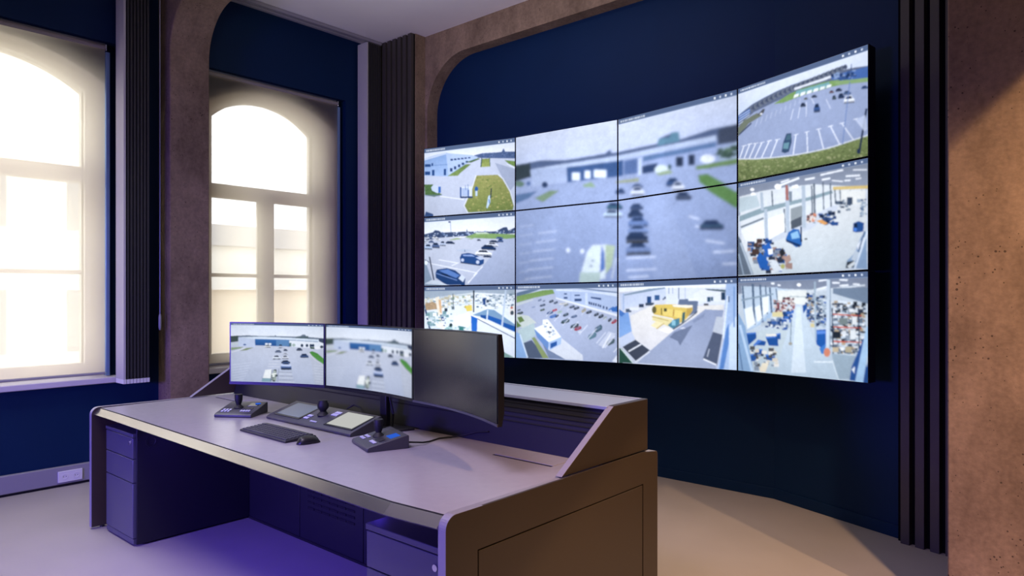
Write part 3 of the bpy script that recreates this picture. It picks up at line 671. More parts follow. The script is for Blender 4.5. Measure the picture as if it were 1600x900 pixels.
def pic_hall():
    p = Pic([(32, 185), (945, 10), (948, 815), (32, 850)])
    p.rect(0, 0, 1000, 900, '#d4dae6', '#c5ced8')
    p.poly([(32, 170), (950, 0), (950, 235), (560, 250), (200, 330), (32, 420)], '#8a93a6', '#a2abbb')
    p.poly([(40, 280), (200, 240), (370, 215), (560, 195), (700, 205), (930, 220), (930, 360), (700, 350), (540, 430), (300, 560), (60, 690)], '#dfe4e8')
    for a, b, w in [((290, 215), (460, 150), 14), ((610, 130), (770, 95), 12), ((790, 140), (890, 135), 12), ((500, 162), (570, 150), 12), ((620, 165), (680, 155), 12), ((840, 95), (940, 95), 8), ((690, 170), (770, 178), 8), ((780, 172), (822, 170), 10), ((860, 160), (900, 155), 9), ((330, 180), (390, 160), 10), ((410, 215), (452, 205), 18)]:
        p.line(a[0], a[1], b[0], b[1], w, '#f6f9fd')
    for x, y, r in [(137, 264, 18), (130, 230, 15), (310, 210, 24), (440, 210, 16)]:
        p.ell(x, y, r, r * .8, '#ffffff')
    p.poly([(40, 420), (200, 360), (380, 320), (540, 285), (690, 240), (700, 262), (560, 305), (380, 350), (200, 400), (40, 460)], '#93a9b2')
    p.poly([(40, 290), (160, 270), (185, 350), (40, 395)], '#c3d2d8')
    for x, y0, y1, w in [(195, 250, 380, 20), (268, 240, 350, 10), (375, 200, 545, 26), (490, 205, 510, 26), (565, 190, 440, 14), (628, 180, 380, 9), (680, 190, 360, 10), (225, 370, 620, 22), (355, 370, 540, 10), (548, 205, 420, 10), (712, 235, 330, 10), (748, 235, 320, 9), (820, 240, 345, 7), (902, 240, 330, 8)]:
        p.line(x, y0, x + 6, y1, w, '#6c7886' if w < 15 else '#b8c5d2')
    p.line(372, 200, 376, 310, 20, '#b0726c'); p.line(398, 245, 400, 320, 22, '#8693a0')
    p.poly([(50, 520), (210, 450), (220, 590), (110, 660)], '#eef1f2'); p.poly([(240, 440), (355, 400), (360, 530), (250, 590)], '#f1f3f2'); p.line(50, 500, 210, 436, 14, '#7f8b98')
    p.poly([(400, 370), (480, 345), (482, 430), (402, 460)], '#9aa3a8'); p.poly([(400, 460), (478, 425), (480, 490), (405, 520)], '#5b6470')
    p.poly([(700, 215), (945, 208), (945, 232), (700, 238)], '#dcc27a'); p.poly([(755, 245), (930, 245), (930, 345), (755, 345)], '#e9eae6')
    p.poly([(540, 520), (760, 360), (935, 350), (935, 480), (800, 810), (130, 840), (100, 710), (300, 600)], '#dcdfe0', '#c9d4da')
    p.poly([(365, 590), (385, 540), (420, 515), (460, 520), (480, 600), (478, 640), (440, 650)], '#2a6fb8'); p.poly([(400, 550), (450, 530), (465, 580), (410, 590)], '#8fc0e4'); p.line(474, 500, 476, 610, 10, '#22345c'); p.poly([(365, 590), (470, 630), (465, 650), (370, 608)], '#1d3c6c'); p.rect(498, 585, 518, 595, '#3c4450')
    p.clutter([(510, 420), (570, 400), (580, 470), (515, 490)], ['#b05c50', '#e4d8d0', '#6c5c60', '#d98c6c', '#8a9aa4'], 30, 8, 24)
    p.clutter([(610, 410), (710, 390), (740, 490), (620, 480)], ['#34507f', '#3f62a0', '#566a84', '#22304c'], 34, 14, 34); p.poly([(580, 460), (620, 450), (665, 480), (640, 490)], '#e2a45c'); p.poly([(665, 470), (740, 470), (735, 495), (690, 495)], '#2d4f94')
    p.clutter([(720, 330), (820, 310), (830, 400), (740, 400)], ['#8795a4', '#5c6c80', '#d9dde0', '#3c4c64'], 30, 12, 30); p.rect(800, 292, 838, 345, '#44546c')
    p.clutter([(880, 310), (938, 300), (938, 440), (895, 430)], ['#6c86a4', '#46608a', '#a4b4c4'], 26, 10, 30)
    p.poly([(840, 540), (845, 480), (880, 465), (920, 480), (915, 540), (870, 548)], '#2a4f9c'); p.rect(850, 482, 872, 515, '#1d2c50'); p.ell(858, 525, 12, 14, '#4e86e0')
    p.clutter([(105, 600), (240, 580), (300, 640), (400, 720), (390, 800), (200, 840), (110, 680)], ['#2f5cb4', '#3a3d54', '#dfe4ea', '#55423f', '#8a94a4', '#2a4a8c', '#a98a80'], 90, 18, 52)
    p.poly([(160, 720), (185, 680), (245, 750), (235, 790), (185, 800)], '#2459b8'); p.poly([(200, 640), (250, 610), (280, 690), (230, 700)], '#2c62c0'); p.poly([(240, 660), (275, 655), (275, 695), (245, 700)], '#eef2f6'); p.poly([(250, 760), (300, 740), (330, 800), (290, 830)], '#d9e0e6'); p.poly([(320, 680), (345, 650), (365, 690), (335, 720)], '#33303c')
    p.poly([(350, 720), (395, 700), (405, 740), (370, 770)], '#b8988c'); p.ell(345, 785, 16, 18, '#b9b870')
    p.poly([(790, 800), (800, 750), (860, 690), (900, 580), (935, 540), (945, 815)], '#8fa9c8'); p.poly([(870, 640), (920, 580), (925, 620), (880, 680)], '#e4eaf2'); p.poly([(830, 740), (860, 680), (890, 690), (860, 760)], '#c0ccd8'); p.poly([(790, 805), (800, 760), (850, 750), (850, 800)], '#39424c'); p.poly([(800, 790), (850, 755), (865, 770), (820, 808)], '#d4dadc'); p.line(945, 540, 855, 810, 12, '#dbe6f2'); p.line(925, 540, 880, 690, 9, '#44628c')
    p.poly([(32, 560), (50, 590), (140, 840), (32, 845)], '#6f7c8c'); p.line(48, 610, 130, 840, 14, '#b4c2d0'); p.line(35, 690, 70, 845, 10, '#9aabbd')
    finish(p)
    p.header(seed=9, v1=.05); return p

def pic_aisle():
    p = Pic([(38, 68), (1000, 28), (1000, 860), (38, 758)])
    p.rect(0, 0, 1060, 900, '#cdd7e0', '#b9c8d4')
    p.poly([(38, 60), (1000, 20), (1000, 230), (720, 150), (560, 160), (300, 150), (38, 190)], '#828ca2', '#98a2b4')
    p.poly([(60, 200), (180, 150), (330, 140), (330, 260), (270, 380), (100, 470)], '#a9c2dc')
    p.poly([(60, 130), (300, 140), (450, 168), (450, 270), (300, 300), (180, 420), (100, 460)], '#c3d4e4')
    for x, y0, y1, w in [(70, 130, 300, 12), (145, 115, 420, 16), (200, 120, 380, 13), (240, 130, 340, 9), (272, 140, 330, 13), (318, 150, 260, 8), (415, 165, 260, 6)]:
        p.line(x, y0, x + 14, y1, w, '#5f7590')
    for q in [[(85, 300), (140, 280), (165, 410), (105, 450)], [(160, 290), (200, 270), (215, 370), (180, 400)], [(215, 220), (262, 205), (262, 320), (225, 350)]]:
        p.poly(q, '#eef3f4')
    p.line(60, 235, 300, 190, 12, '#8fa4b4'); p.poly([(330, 165), (545, 165), (545, 275), (330, 250)], '#e6e9e4'); p.line(420, 210, 545, 215, 6, '#9fb0b8')
    for a, b, w in [((282, 112), (306, 112), 14), ((330, 126), (352, 126), 12), ((635, 95), (700, 85), 14), ((735, 110), (790, 112), 13), ((790, 88), (850, 92), 13), ((790, 134), (856, 128), 13), ((620, 160), (700, 140), 14), ((890, 122), (940, 124), 11)]:
        p.line(a[0], a[1], b[0], b[1], w, '#f4f8fc')
    p.ell(488, 124, 16, 13, '#ffffff'); p.line(560, 175, 980, 130, 12, '#dbe3ea')
    p.poly([(740, 150), (1000, 150), (1000, 270), (740, 190)], '#7c8ea4'); p.poly([(750, 240), (930, 260), (930, 330), (750, 300)], '#dfe8f0')
    p.clutter([(300, 230), (450, 215), (460, 330), (300, 340)], ['#8a4a54', '#a4646a', '#4f4a58', '#c9b0a8', '#6a3c48', '#dad4d0'], 120, 9, 24)
    p.rect(290, 325, 375, 362, '#d9cf9c'); p.clutter([(375, 325), (450, 320), (440, 400), (370, 400)], ['#2f54a8', '#3c68c0', '#26407c'], 20, 16, 36)
    p.poly([(460, 280), (520, 280), (600, 560), (740, 700), (780, 835), (330, 790), (300, 600), (420, 460)], '#cbd8e2', '#b8c9d6'); p.poly([(100, 480), (420, 430), (330, 700), (330, 780), (150, 740)], '#c2cfd4', '#b9c8d0')
    p.poly([(470, 290), (500, 290), (540, 780), (430, 780)], '#e3ecf2', alpha=.55); p.line(432, 380, 424, 575, 7, '#7c8f9c'); p.ell(425, 562, 14, 12, '#a29f92')
    p.clutter([(215, 390), (330, 370), (415, 400), (415, 450), (230, 440)], ['#3b62a8', '#7c90ac', '#e2e6e8', '#50688c', '#2a4480', '#b9c4cc'], 60, 14, 38)
    for q in [[(100, 480), (170, 475), (172, 520), (115, 570), (105, 540)], [(150, 570), (185, 530), (245, 545), (235, 575)], [(240, 510), (330, 505), (335, 580), (265, 575)], [(310, 490), (352, 482), (352, 530), (320, 530)], [(165, 600), (215, 600), (222, 650), (170, 645)], [(125, 640), (165, 635), (160, 690), (135, 690)], [(240, 640), (310, 650), (300, 690), (245, 680)]]:
        p.poly(q, '#1f4fa0'); p.poly([q[0], q[1], ((q[1][0] + q[2][0]) / 2, q[1][1] + 10), (q[0][0] + 6, q[0][1] + 12)], '#4a7fd0')
    p.clutter([(130, 590), (320, 600), (330, 720), (160, 760)], ['#e6e2da', '#3c4660', '#2a55a4', '#8c98a8', '#d6cdbc', '#5a5a60'], 40, 16, 42); p.poly([(195, 770), (215, 705), (265, 705), (240, 775)], '#e8ddc4'); p.rect(245, 490, 320, 505, '#e9e4d8')
    p.clutter([(545, 190), (620, 180), (625, 440), (560, 400), (545, 320)], ['#50607a', '#8fa0b4', '#e0e6ea', '#33405c', '#b4a080', '#2e5aa0'], 110, 9, 26)
    p.poly([(515, 280), (545, 262), (548, 300), (520, 340)], '#2452a4'); p.rect(575, 412, 605, 442, '#d6c894')
    p.clutter([(615, 210), (700, 200), (700, 440), (620, 430)], ['#5a708c', '#d6dee4', '#7b8a9c', '#2f4060', '#a4b4c2', '#3a68b4'], 110, 12, 34)
    p.poly([(612, 462), (690, 458), (690, 590), (660, 600), (618, 570)], '#1f55b0'); p.poly([(620, 470), (685, 468), (685, 490), (622, 494)], '#5e90dc'); p.poly([(640, 600), (690, 560), (690, 640), (655, 640)], '#3f83cc')
    p.clutter([(735, 250), (980, 270), (980, 660), (735, 620)], ['#3a4456', '#8f9caa', '#d9dde0', '#56657c', '#b8a488', '#2c3440', '#e9ecee', '#6f7f90'], 330, 12, 38)
    for y0, y1 in [(345, 360), (440, 450), (548, 558)]:
        p.line(735, y0, 955, y1, 9, '#d0604c')
    for x in (735, 930):
        p.line(x, 300, x + 8, 640, 9, '#31405c')
    for x, y, w, h, c in [(770, 500, 60, 50, '#2b3340'), (820, 400, 60, 50, '#7f8c8c'), (890, 500, 40, 70, '#dfe3e4'), (760, 610, 44, 36, '#c9b898'), (855, 610, 50, 44, '#b6aa8c'), (900, 395, 36, 60, '#e3e6e6')]:
        p.rect(x - w / 2, y - h / 2, x + w / 2, y + h / 2, c)
    p.line(606, 100, 612, 540, 13, '#a9bccb'); p.line(708, 85, 700, 600, 26, '#c9d6e2'); p.line(722, 85, 718, 600, 7, '#7b8fa4')
    p.poly([(730, 640), (910, 660), (880, 830), (780, 830)], '#9fb2c0'); p.ell(697, 630, 24, 34, '#d98a6c'); p.line(600, 700, 735, 702, 9, '#e6eef2'); p.line(735, 690, 785, 840, 6, '#dbe6ec')
    p.poly([(865, 840), (880, 740), (930, 620), (970, 520), (1000, 860)], '#2c55a0'); p.poly([(880, 760), (905, 735), (900, 790)], '#e8eef4'); p.poly([(905, 850), (990, 440), (1000, 440), (1000, 640), (965, 858)], '#a9cbe8'); p.poly([(970, 858), (1000, 700), (1000, 860)], '#2a4f94')
    p.poly([(38, 330), (90, 430), (150, 770), (38, 758)], '#8fb0d2'); p.line(50, 420, 140, 765, 18, '#bcd4ec'); p.line(40, 560, 70, 758, 10, '#6c8cb2')
    finish(p)
    p.header(seed=10, v1=.055); return p

def picture_mesh(name, surf, pic, m, parent, nu, nv, u0=0.0, u1=1.0, v0=0.0, v1=1.0):
    """a display's glass: grid of points on surf(u, v) that carries the lit picture"""
    us = np.linspace(0, 1, nu); vs = np.linspace(0, 1, nv)
    off = Vector((0, 0, 0)); q = parent
    while q is not None:
        off += q.location; q = q.parent
    verts = [tuple(Vector(surf(u, v)) - off) for v in vs for u in us]
    faces = [(j * nu + i, (j + 1) * nu + i, (j + 1) * nu + i + 1, j * nu + i + 1) for j in range(nv - 1) for i in range(nu - 1)]
    me = bpy.data.meshes.new(name); me.from_pydata(verts, [], faces); me.materials.append(m)
    # sample the picture with a small box so fine marks do not flicker
    H, W = pic.a.shape[:2]
    U, V = np.meshgrid(u0 + (u1 - u0) * us, v0 + (v1 - v0) * vs)
    acc = 0
    for du in (-.3, .3):
        for dv in (-.3, .3):
            x = np.clip(U * W - .5 + du * W * (u1 - u0) / nu, 0, W - 1.001); y = np.clip(V * H - .5 + dv * H * (v1 - v0) / nv, 0, H - 1.001)
            xi, yi = x.astype(int), y.astype(int); fx, fy = (x - xi)[..., None], (y - yi)[..., None]
            acc = acc + pic.a[yi, xi] * (1 - fx) * (1 - fy) + pic.a[yi, xi + 1] * fx * (1 - fy) + pic.a[yi + 1, xi] * (1 - fx) * fy + pic.a[yi + 1, xi + 1] * fx * fy
    rgb = np.clip(acc / 4, 0, 1.2).reshape(-1, 3)
    at = me.color_attributes.new('picture', 'FLOAT_COLOR', 'POINT')
    at.data.foreach_set('color', np.hstack([rgb, np.ones((len(rgb), 1))]).astype(np.float32).ravel())
    o = bpy.data.objects.new(name, me); COL.objects.link(o); o.parent = parent
    return o
# ------------------------------------------------------------------ materials of the place
M = {}
M['navy'] = mat('navy_paint', (0.0025, 0.0185, 0.062, 1), rough=0.6, spec=0.15, noise=0.06, nscale=3)
M['ceiling'] = mat('ceiling_paint', '#efecec', rough=0.8, noise=0.03, nscale=2)
M['farwall'] = mat('far_wall_paint', '#5c5a5e', rough=0.8)
M['floor'] = mat('floor_resin', '#a39b94', rough=0.42, spec=0.4, noise=0.10, nscale=1.3, bump=0.03, bscale=300)
M['concrete'] = concrete('concrete', '#665543', '#98826a', '#281d14')
M['black_slat'] = mat('black_slat_paint', '#3e3934', rough=0.5)
M['black_felt'] = mat('black_felt', '#0b0b0c', rough=0.95, spec=0.1)
M['frame'] = mat('window_paint', '#e9e3d3', rough=0.5, noise=0.02, nscale=8)
M['sill'] = mat('sill_stone', '#cfc9cc', rough=0.4)
M['glass'] = glass_mat('window_glass')
M['fabric'] = fabric_mat('sunscreen_cloth', '#f0e5d0', 0.27)
M['rollcloth'] = mat('rolled_cloth', '#8d857f', rough=0.8)
M['alu'] = mat('aluminium', '#a9aebb', rough=0.35, metal=0.8)
M['vane'] = mat('vane_cloth', '#2b2928', rough=0.7)
M['vanepale'] = mat('pale_vane', '#b8b5b0', rough=0.6)
M['white'] = mat('white_plastic', '#dcdad8', rough=0.4)
M['trunk'] = mat('trunking_grey', '#8d8a92', rough=0.5)
M['gap'] = mat('shadow_gap', '#08080a', rough=0.9)
M['desktop'] = mat('desktop_laminate', '#9f9ba5', rough=0.26, spec=0.5, noise=0.03, nscale=30, bump=0.02, bscale=900)
M['trim'] = mat('edge_trim', '#b2b0aa', rough=0.2, spec=0.9, metal=0.92)
M['deskgrey'] = mat('desk_panel', '#3d342b', rough=0.42, spec=0.4)
M['deskdark'] = mat('desk_dark_panel', '#14141c', rough=0.5)
M['shelfgrey'] = mat('riser_shelf', '#96a0b0', rough=0.35)
M['pedestal'] = mat('pedestal_steel', '#4c4c58', rough=0.4)
M['blackp'] = mat('black_plastic', '#17171a', rough=0.4)
M['greyp'] = mat('console_plastic', '#3b3b40', rough=0.42, bump=0.05, bscale=1500)
M['keys'] = mat('key_plastic', '#26262b', rough=0.5)
M['band'] = mat('edge_band', '#8c8892', rough=0.35)
M['daylit'] = mat('daylit_blue', '#7f9cc0', rough=0.35, metal=0.4)  # pale blue stands in for daylight on the navy jamb
M['rubber'] = mat('black_rubber', '#0c0c0e', rough=0.6)
M['housing'] = mat('display_housing', '#0b0d12', rough=0.4)
M['bezel'] = mat('monitor_bezel', '#121317', rough=0.35)
M['chinmetal'] = mat('monitor_lip', '#5d5d62', rough=0.35, metal=0.5)
M['offscreen'] = mat('dark_display', '#141417', rough=0.24, spec=1.0)
M['chrome'] = mat('lock_chrome', '#d8d8e0', rough=0.25, metal=0.9)
M['marks'] = mat('printed_marks', '#c9ccd8', rough=0.5)
M['screen'] = screen_mat('video_picture', 1.14)
M['screen2'] = screen_mat('monitor_picture', 0.96)
M['lcdblue'] = emit_mat('blue_display', '#2f62d8', 0.9)
M['facade'] = mat('rendered_facade', '#efece4', rough=0.9, noise=0.03, nscale=0.8)
M['facade2'] = mat('beige_facade', '#e2d2bb', rough=0.9, noise=0.04, nscale=0.8)
M['extglass'] = mat('facade_glass', '#8b8e90', rough=0.6)
M['roof'] = mat('roof_sheet', '#a9a6a3', rough=0.8)
M['asphalt'] = mat('asphalt', '#8c8a88', rough=0.9, noise=0.1, nscale=3)

XW, YB, ZC = -6.2, 5.0, 4.12          # window wall, back wall, ceiling

# ------------------------------------------------------------------ the room
struct('floor', MB().box((-6.55, -3.2, -0.12), (2.6, 5.4, 0)), M['floor'], 'grey beige polished resin floor')
struct('ceiling', MB().box((-6.55, -3.2, ZC), (2.6, 5.4, ZC + .12)), M['ceiling'], 'pale lavender grey plain ceiling')

def arch_top(yc, half, spring, rise, n=28):
    R = (half * half + rise * rise) / (2 * rise); zc = spring + rise - R
    a = math.asin(half / R)
    return [(yc + R * math.sin(-a + 2 * a * i / n), zc + R * math.cos(-a + 2 * a * i / n)) for i in range(n + 1)]

OPEN = [dict(yc=1.33, half=0.78, lo=0.79, spring=3.15, rise=0.235), dict(yc=3.56, half=0.72, lo=0.79, spring=3.15, rise=0.23)]
w = MB(); xo = XW - .35
edges = [-3.2]
for o in OPEN:
    edges += [o['yc'] - o['half'], o['yc'] + o['half']]
edges.append(5.4)
for x, flip in ((XW, 0), (xo, 1)):
    for a, b in zip(edges[0::2], edges[1::2]):
        w.add([(x, a, 0), (x, b, 0), (x, b, ZC), (x, a, ZC)], [(0, 1, 2, 3)])
    for o in OPEN:
        a, b = o['yc'] - o['half'], o['yc'] + o['half']
        w.add([(x, a, 0), (x, b, 0), (x, b, o['lo']), (x, a, o['lo'])], [(0, 1, 2, 3)])
        top = arch_top(o['yc'], o['half'], o['spring'], o['rise'])
        for p, q in zip(top, top[1:]):
            w.add([(x, p[0], p[1]), (x, q[0], q[1]), (x, q[0], ZC), (x, p[0], ZC)], [(0, 1, 2, 3)])
NICHE = [(.30, 2.17), (2.80, 4.347)]; XF = -6.10
for a, b in ((-3.2, .30), (2.17, 2.80), (4.347, 5.4)):
    w.box((XW, a, 0), (XF, b, ZC))
for a, b in NICHE:
    w.box((XW, a, 0), (XF, b, .756)); w.box((XW, a, 3.474), (XF, b, ZC))
struct('wall_left', w, M['navy'], 'navy blue wall with the two arched windows')
for k, o in enumerate(OPEN):
    a, b = o['yc'] - o['half'], o['yc'] + o['half']
    ring = [(a, o['lo']), *arch_top(o['yc'], o['half'], o['spring'], o['rise']), (b, o['lo'])]
    mb = MB()
    for p, q in zip(ring, ring[1:] + ring[:1]):
        mb.add([(XW + .001, *p), (XW + .001, *q), (xo, *q), (xo, *p)], [(0, 1, 2, 3)])
    wname = 'window_%d' % (k + 1)
    root = thing(wname, ['cream arched window behind the blind left of the concrete pillar', 'cream arched window with a mullion right of the concrete pillar'][k], None, (XW, o['yc'], o['lo']), kind='structure')
    build('reveal', mb, M['frame'], root)
    gy0, gy1, glo = (a + .13, b - .13, .905) if k == 0 else (a + .18, b - .18, .905)
    xf0, xf1 = -6.44, -6.33
    hg = (gy1 - gy0) / 2; inner = [(gy0, glo), *arch_top(o['yc'], hg, 3.095, .215), (gy1, glo)]
    fr = MB(); n = len(ring)
    for i in range(n):
        j = (i + 1) % n
        for x in (xf0, xf1):
            fr.add([(x, *ring[i]), (x, *ring[j]), (x, *inner[j]), (x, *inner[i])], [(0, 1, 2, 3)])
        fr.add([(xf1, *inner[i]), (xf1, *inner[j]), (xf0, *inner[j]), (xf0, *inner[i])], [(0, 1, 2, 3)])
    build('frame', fr, M['frame'], root)
    # stepped inner beading round the glass
    s = .045; ib = [(o['yc'] + (y - o['yc']) * (hg + s) / hg, z + (s if z > 2 else -s)) for y, z in inner]
    bd = MB()
    for i in range(n - 1):
        j = i + 1
        for x in (xf1 + .03,):
            bd.add([(x, *ib[i]), (x, *ib[j]), (x, *inner[j]), (x, *inner[i])], [(0, 1, 2, 3)])
        bd.add([(xf1, *ib[i]), (xf1, *ib[j]), (xf1 + .03, *ib[j]), (xf1 + .03, *ib[i])], [(0, 1, 2, 3)])
        bd.add([(xf1 - .05, *inner[i]), (xf1 - .05, *inner[j]), (xf1 + .03, *inner[j]), (xf1 + .03, *inner[i])], [(0, 1, 2, 3)])
    build('beading', bd, M['frame'], root)
    build('transom', MB().box((xf0, gy0 - .02, 2.365), (xf1 + .03, gy1 + .02, 2.485)), M['frame'], root, bevel=.012)
    ym = o['yc'] + (.03 if k else 0)
    build('mullion', MB().box((xf0, ym - .062, glo - .02), (xf1 + .03, ym + .062, 2.37)), M['frame'], root, bevel=.012)
    build('glazing_bar', MB().box((xf0 + .03, gy0, 1.622), (xf1 - .03, gy1, 1.655)), M['frame'], root, bevel=.004)
    build('pane', MB().add([(-6.40, p[0], p[1]) for p in inner], [tuple(range(n))]), M['glass'], root)
    build('sill', MB().box((-6.44, max(a - .06, NICHE[k][0]), .7565), (-6.05, NICHE[k][1], .803)), M['sill'], root, bevel=.006)

# wall-base trunking, concrete portal, arch, back wall
struct('trim_1', MB().box((-6.1, -3.2, .018), (-6.06, 2.468, .152)), M['trunk'], 'grey cable trunking along the foot of the window wall', bevel=.006)
struct('trim_2', MB().box((-6.1, -3.2, 0), (-6.07, 2.468, .018)), M['gap'], 'black shadow gap under the cable trunking')
struct('baseboard_left', MB().box((-6.1, 2.80, 0), (-6.085, 4.69, .075)), M['navy'], 'navy baseboard under the second window', bevel=.003)

def arc(cx, cz, r, a0, a1, n=18):
    return [(cx + r * math.cos(math.radians(a0 + (a1 - a0) * i / n)), cz + r * math.sin(math.radians(a0 + (a1 - a0) * i / n))) for i in range(n + 1)]
xl, xr, zs, r = -5.88, 2.16, 3.86, .42
prof = [(-6.2, 0), (xl, 0)] + arc(xl + r, zs - r, r, 180, 90) + arc(xr - r, zs - r, r, 90, 0) + [(xr, 0), (2.5, 0), (2.5, ZC), (-6.2, ZC)]
struct('wall_portal', MB().prism(prof, 1, 2.47, 2.80), M['concrete'], 'brown concrete portal whose pillar stands between the two windows', bevel=.008)
r = .55
prof = [(-5.47, 0), (-5.41, 0)] + arc(-5.41 + r, zs - r, r, 180, 90, 22) + [(-1.35, zs), (-1.35, ZC), (-5.47, ZC)]
struct('wall_arch', MB().prism(prof, 1, 4.86, YB + .02), M['concrete'], 'brown concrete arch framing the navy wall above the displays')
struct('wall_corner', MB().box((-6.2, 4.73, 0), (-5.441, 5.2, ZC)), M['concrete'], 'narrow concrete return beside the black slats')
struct('wall_back', MB().prism([(-5.5, YB), (-1.88, YB + .005), (-1.88, 5.3), (-5.5, 5.3)], 2, 0, ZC), M['navy'], 'flat navy wall behind the display wall')
struct('wall_angled', MB().prism([(-1.88, YB + .005), (-1.0, 4.68), (.9, 3.99), (2.5, 3.96), (2.5, 5.3), (-1.88, 5.3)], 2, 0, ZC), M['navy'], 'navy wall panel angled towards the room beside the slats')
bb = MB()
for p, q in (((-5.4, YB), (-1.88, YB + .005)), ((-1.88, YB + .005), (-1.0, 4.68))):
    d = Vector((q[0] - p[0], q[1] - p[1], 0)).normalized(); nrm = Vector((d.y, -d.x, 0)) * .012
    bb.hexa([(p[0] + nrm.x, p[1] + nrm.y, 0), (q[0] + nrm.x, q[1] + nrm.y, 0), (q[0], q[1], 0), (p[0], p[1], 0)],
            [(p[0] + nrm.x, p[1] + nrm.y, .075), (q[0] + nrm.x, q[1] + nrm.y, .075), (q[0], q[1], .075), (p[0], p[1], .075)])
struct('baseboard_back', bb, M['navy'], 'navy baseboard along the back wall', bevel=.003)
struct('wall_right', MB().box((2.5, -3.2, 0), (2.6, 5.4, ZC)), M['farwall'], 'plain wall on the far side of the room')
struct('wall_pier', MB().box((-.586, 3.6, 0), (2.5, 3.95, ZC)), M['concrete'], 'broad brown concrete pier crossed by the edge of a warm light', bevel=.006)
struct('wall_front', MB().box((-6.55, -3.3, 0), (2.6, -3.2, ZC)), M['farwall'], 'plain wall opposite the display wall')

# ------------------------------------------------------------------ slatted panels
def slat_panel(name, label, p, q, n, z1, depth=.05, wf=.62, gapfirst=.4):
    root = thing(name, label, 'slat panel', (p[0], p[1], 0))
    P, Q = Vector((*p, 0)), Vector((*q, 0)); d = (Q - P); Lg = d.length; d.normalize(); nr = Vector((d.y, -d.x, 0))
    def slab(a, b, n0, n1, z0, z1_):
        c = [P + d * a + nr * n1, P + d * b + nr * n1, P + d * b + nr * n0, P + d * a + nr * n0]
        return [tuple(v + Vector((0, 0, z0))) for v in c], [tuple(v + Vector((0, 0, z1_))) for v in c]
    build('backing', MB().hexa(*slab(0, Lg, 0, .012, 0, z1)), M['black_felt'], root)
    sl = MB(); pitch = Lg / n
    for i in range(n):
        sl.hexa(*slab(i * pitch + pitch * (1 - wf), (i + 1) * pitch, .012, depth, 0, z1))
    build('slats', sl, M['black_slat'], root, bevel=.002)
    return root
slat_panel('slat_panel', 'tall black slatted panel in the corner beside the second window', (-6.02, 4.722), (-5.445, 4.722), 7, 4.115)
slat_panel('slat_panel', 'black slatted floor-to-ceiling panel between navy wall and concrete pier', (-1.005, 4.655), (-.45, 4.515), 7, 4.115)

# ------------------------------------------------------------------ roller blinds
def roller_blind(label, y0, y1):
    root = thing('roller_blind', label, 'blind', (-6.12, (y0 + y1) / 2, .82), group='translucent roller blinds')
    build('fabric', MB().add([(-6.12, y0, .84), (-6.12, y1, .84), (-6.12, y1, 3.432), (-6.12, y0, 3.432)], [(0, 1, 2, 3)]), M['fabric'], root)
    build('roller', MB().lathe([(.024, y0 - .004), (.024, y1 + .002)], (-6.138, 0, 3.430), 20, axis=1), M['rollcloth'], root, smooth='auto')
    build('headrail', MB().box((-6.199, y0 - .01, 3.458), (-6.15, y1 + .012, 3.473)), M['alu'], root, bevel=.003)
    build('daylit_strip', MB().box((-6.175, y1 + .010, .81), (-6.125, y1 + .040, 3.40)), M['daylit'], root, bevel=.003)  # added strip, its colour imitates daylight beside the blind
    build('bottom_rail', MB().lathe([(.011, y0), (.011, y1)], (-6.12, 0, .832), 12, axis=1), M['trunk'], root, smooth='auto')
    for y in (y0 - .012, y1 + .004):
        build('bracket', MB().box((-6.199, y, 3.405), (-6.112, y + .008, 3.456)), M['chrome'], root, bevel=.002)
roller_blind('lowered cream roller blind over the arched window left of the pillar', .44, 2.066)
roller_blind('lowered cream roller blind over the window behind the desk monitors', 2.84, 4.258)

# ------------------------------------------------------------------ parked vertical blinds
def vertical_blind(label, y0, y1, x0, x1, n, z0, track0, cord):
    root = thing('vertical_blind', label, 'blind', ((x0 + x1) / 2, (y0 + y1) / 2, z0), group='parked vertical blinds')
    tr = MB().box((x1 - .10, track0, 4.075), (x1 - .055, y1 + .008, ZC - .002)); tr.box((x1 - .045, track0, 4.085), (x1, y1 + .008, ZC - .002))
    build('track', tr, M['trunk'], root, bevel=.004)
    step = (y1 - y0) / n
    for i in range(n):
        y = y0 + i * step
        v = build('vane', MB().box((x0, y, z0 + .03), (x1, y + step * .62, 4.075)), M['vanepale'] if i == 0 else M['vane'], root)  # first vane is paler than the others
        build('weight', MB().box((x0 + .01, y - .002, z0), (x1 + .003, y + step * .72, z0 + .034)), M['white'], v)
    if cord:
        cx, cy = cord
        build('pull_cord', MB().tube([(cx, cy, 4.06), (cx, cy, 2.6), (cx, cy, 1.3)], .004, 6), M['alu'], root)
        build('tassel', MB().lathe([(.006, 1.30), (.011, 1.28), (.011, 1.19), (.006, 1.17)], (cx, cy, 0), 12), M['trunk'], root, smooth='auto')
vertical_blind('folded dark vertical blind hanging between first window and concrete pillar', 2.115, 2.315, -6.03, -5.87, 8, .76, -3.0, (-5.90, 2.40))
vertical_blind('folded dark vertical blind parked beside the corner slats', 4.47, 4.655, -6.06, -5.90, 8, .76, 2.83, None)

# ------------------------------------------------------------------ double wall socket in the trunking
s = thing('wall_socket', 'white double power socket in the trunking below the window', 'socket', (-6.06, 1.82, .033))
build('plate', MB().box((-6.061, 1.72, .035), (-6.048, 1.885, .119)), M['white'], s, bevel=.003)
for y in (1.765, 1.843):
    f = build('socket_face', MB().lathe([(.021, .0), (.021, .003), (.017, .003), (.016, -.006)], (-6.049, y, .077), 20, axis=0), M['white'], s, smooth='auto')
    pm = MB()
    for dy in (-.008, .008):
        pm.lathe([(.003, -.004), (.003, .0012)], (-6.049, y + dy, .077), 8, axis=0)
    build('contact_holes', pm, M['gap'], f)
